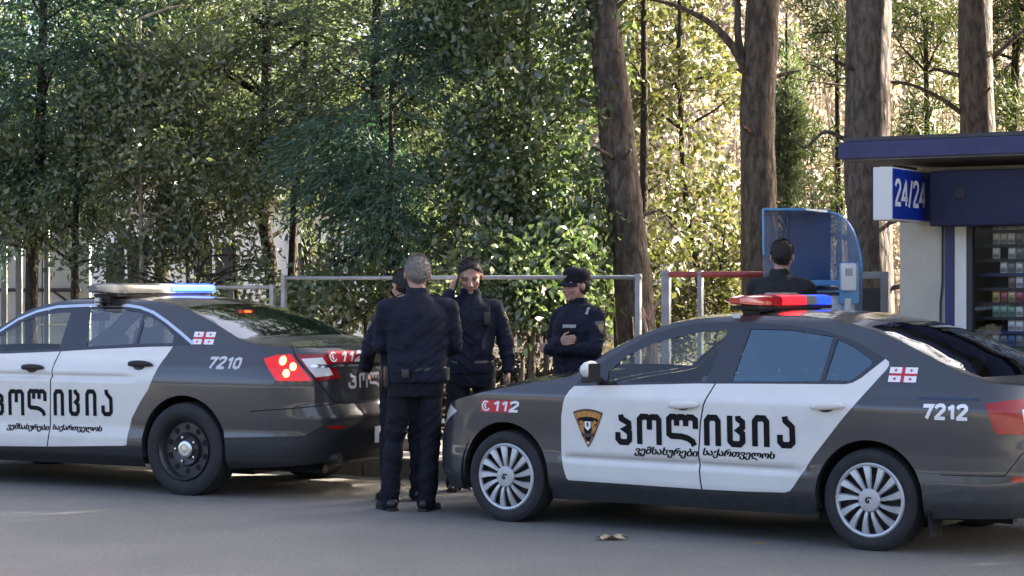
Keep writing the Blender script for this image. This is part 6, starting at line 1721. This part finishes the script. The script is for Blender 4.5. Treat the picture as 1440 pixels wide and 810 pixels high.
    # ---------------- shoes
    for i in (0, 1):
        a = feet[i][2]; f = Vector((math.sin(a), -math.cos(a), 0)); o = Fp[i]; sdv = Vector((f.y, -f.x, 0))
        S = [capsule(o + Vector((0, 0, .05)) - f * .05, o + Vector((0, 0, .035)) + f * .12, .042 * s, .036 * s, 14), capsule(o + Vector((0, 0, .06)), o + Vector((0, 0, .12)), .045 * s, .046 * s), capsule(o + f * .14 + Vector((0, 0, .032)), o + f * .185 + Vector((0, 0, .028)), .036 * s, .026 * s)]
        fuse('shoe', S, .007, 2, LEATHER, root)
        so = MB(); P = [o - f * .085 - sdv * .034, o + f * .05 - sdv * .04, o + f * .16 - sdv * .040, o + f * .205 - sdv * .015, o + f * .205 + sdv * .015, o + f * .16 + sdv * .040, o + f * .05 + sdv * .04, o - f * .085 + sdv * .034]
        so.prism([(q.x, q.y) for q in P], .001, .022); so.build('sole', LEATHER, root)
    # ---------------- belt, patches
    from mathutils.bvhtree import BVHTree
    def bvh_of(o): return BVHTree.FromPolygons([v.co[:] for v in o.data.vertices], [tuple(p.vertices) for p in o.data.polygons])
    bv = bvh_of(jk)
    def applique(name, m, centre, look, up, w, h, shape='rect', off=.004, par=None):
        """small flat cloth patch wrapped on the jacket; centre/look in metres of the person's frame"""
        look = Vector(look).normalized(); up = Vector(up); rt = up.cross(look).normalized(); up = look.cross(rt)
        vs, fs = [], []; nx, ny = 6, 6
        for j in range(ny + 1):
            for i in range(nx + 1):
                u, v = i / nx - .5, j / ny - .5
                if shape == 'shield': u *= min(1, .25 + 1.15 * (v + .5)) if v < .15 else 1
                q = Vector(centre) + rt * u * w + up * v * h + look * .3
                hit = bv.ray_cast(q, -look)
                vs.append(tuple((hit[0] if hit[0] else q - look * .3) + look * off))
        for j in range(ny):
            for i in range(nx): a = j * (nx + 1) + i; fs.append((a, a + 1, a + nx + 2, a + nx + 1))
        return mesh_obj(name, vs, fs, m, par or root, True)
    if belt:
        bb = MB(); P = []
        zc = tp((0, 0, .985))
        n = 40; vs, fs = [], []
        for hgt in (-.021, .021):
            for k in range(n):
                t = 2 * math.pi * k / n; d = Vector((math.cos(t), math.sin(t), 0)); q = zc + Vector((0, 0, hgt * s))
                cx, sx = d.x, d.y; e = 2 / 2.4
                r = q + Vector((.166 * s * bw * math.copysign(abs(cx) ** e, cx), .121 * s * (1 + (bw - 1) * .9) * math.copysign(abs(sx) ** e, sx), 0))
                vs.append(tuple(r))
        for k in range(n): fs.append((k, (k + 1) % n, n + (k + 1) % n, n + k))
        bo = mesh_obj('duty_belt', vs, fs, LEATHER, root, True); md = bo.modifiers.new('t', 'SOLIDIFY'); md.thickness = .005; md.offset = 1
        for (t, w_, h_) in ((.25, .05, .15), (2.7, .05, .09), (1.2, .06, .07)):
            d = Vector((math.cos(t), math.sin(t), 0)); c = zc + Vector((d.x * .185 * s * bw, d.y * .138 * s * bw, 0))
            b = MB(); b.box((0, 0, -h_ * .3), (.035, w_, h_), M=Matrix.Translation(c) @ Matrix.Rotation(t, 4, 'Z'), bev=.01); b.build('holster' if h_ > .12 else 'pouch', LEATHER, bo, auto=40)
    if patches:
        for i, sd in ((0, -1), (1, 1)):
            c = sh[i] * .62 + A[i][0] * .38
            o = applique('arm_patch', PATCH, c, (sd, -.1, .12), (0, 0, 1), .075, .095, 'shield')
            applique('arm_patch_emblem', PATCHG, c, (sd, -.1, .12), (0, 0, 1), .040, .045, 'rect', .0055, o)
    # garment details: zip, pockets, radio, epaulettes, trouser pockets
    applique('zip', legs, tp((0, 0, 1.22)), (0, -1, 0), (0, 0, 1), .012, .46)
    for sx in (-1, 1):
        applique('pocket_flap', legs, tp((sx * .095, 0, 1.30)), (0, -1, 0), (0, 0, 1), .11, .045, 'rect', .007)
        if patches:
            q0, q1 = tp((sx * .075, .015, 1.49)), sh[0 if sx < 0 else 1]
            d0 = (q1 - q0).normalized(); bb = MB()
            up0 = bv.ray_cast((q0 * .45 + q1 * .55) + Vector((0, 0, .3)), Vector((0, 0, -1)))
            if up0[0]:
                bb.box((0, 0, .004), (.105, .045, .008), M=Matrix.Translation(up0[0]) @ d0.to_track_quat('X', 'Z').to_matrix().to_4x4(), bev=.003); bb.build('epaulette', legs, root)
    applique('yoke_seam', legs, tp((0, 0, 1.375)), (0, 1, 0), (0, 0, 1), .34 * bw, .010, 'rect', .003)
    if patches and not stripe:
        h0 = bv.ray_cast(tp((.115, -.5, 1.33)), Vector((0, 1, 0)))
        if h0[0]:
            bb = MB(); bb.box((0, -.018, 0), (.055, .034, .10), M=Matrix.Translation(h0[0]), bev=.008); bb.tube([h0[0] + Vector((.015, -.02, .05)), h0[0] + Vector((.015, -.02, .12))], .006, 8); bb.build('radio', LEATHER, root, auto=40)
    if stripe:
        applique('reflective_stripe', STRIPE, tp((.075, 0, 1.335)), (0, -1, 0), (0, 0, 1), .13, .028)
        applique('shoulder_mark', STRIPE, tp((.155, 0, 1.40)), (.3, -.5, .8), (0, .6, .5), .03, .05)
    return root, A, s

V3 = Vector
# grey-haired officer seen from behind, nearest
person('grey-haired heavy officer in navy uniform seen from behind, hands before him', (-.745, 14.68, 0), math.pi + .06, 1.81,
 [[(-.262, -.03, 1.165), (-.115, -.235, 1.085)], [(.262, -.03, 1.165), (.105, -.245, 1.075)]], [(-.135, .02, -.45), (.125, -.02, .40)], head=(.10, -.04), hair=H_GREY, broad=1.21, hipshift=-.07, seed=1, bald=.0,
 handdirs=(V3((.8, -.35, -.2)), V3((-.8, -.35, -.2))), palms=[V3((.2, .9, -.2)), V3((-.2, .9, -.2))])
# officer on the telephone
r, A, s = person('officer facing us with his head bowed, holding a phone to his ear', (-.325, 16.15, 0), .10, 1.80,
 [[(-.315, -.105, 1.250), (-.160, -.070, 1.530)], [(.272, .015, 1.170), (.288, -.055, .925)]], [(-.12, .0, -.25), (.13, .02, .25)], head=(-.10, .36), broad=1.04, seed=2,
 handdirs=(V3((.26, .08, .95)), V3((.0, -.15, -1))), palms=[V3((.95, .15, -.2)), V3((-1, 0, 0))], curls=(.55, .30))
w = A[0][1]
ph = MB(); ph.box((0, 0, 0), (.010, .066, .138), bev=.004)
po = ph.build('phone', mat('phone_black', (.012, .012, .014), .2, coat=.5)); 
Mw = Matrix.Translation((-.325, 16.15, 0)) @ Matrix.Rotation(.10, 4, 'Z') @ Matrix.Translation(w + V3((.052, .004, .085))) @ Matrix.Rotation(.25, 4, 'Y') @ Matrix.Rotation(.30, 4, 'X')
po.matrix_world = Mw; tag(po, 'black phone held to the ear of the bowed officer', 'phone')
# officer with the cap, arms folded, beyond the bonnet
person('officer in a peaked cap with folded arms, beyond the bonnet of the right car', (.510, 16.12, 0), R(-52), 1.715,
 [[(-.285, -.045, 1.155), (.045, -.215, 1.205)], [(.285, -.050, 1.160), (-.060, -.255, 1.150)]], [(-.11, 0, -.2), (.12, .02, .25)], head=(-.12, .03), cap=True, broad=1.30, seed=3,
 handdirs=(V3((.95, .05, .2)), V3((-.95, .05, .1))), palms=[V3((0, 1, 0)), V3((0, 1, 0))], curls=(.25, .3), stripe=True)
# officer mostly hidden behind the grey-haired one
person('dark-haired officer mostly hidden behind the grey-haired one, one arm showing', (-.80, 15.34, 0), R(196), 1.715,
 [[(-.275, .0, 1.17), (-.24, -.12, .94)], [(.285, .02, 1.175), (.265, -.155, 1.030)]], [(-.11, 0, -.2), (.12, .02, .25)], head=(.25, .1), broad=1.02, seed=4)
# man at the payment hood
person('man in a black jacket at the payment hood, seen from behind', (X(1096, 16.35), 16.35, .162), R(150), 1.79,
 [[(-.25, -.13, 1.18), (-.12, -.36, 1.20)], [(.25, -.13, 1.18), (.12, -.36, 1.18)]], [(-.11, 0, -.2), (.12, .02, .25)], head=(.30, .16), cloth=BLACKC, legs=BLACKC, broad=1.2, seed=5, belt=False, patches=False, lean=.06, group='people by the kiosk')
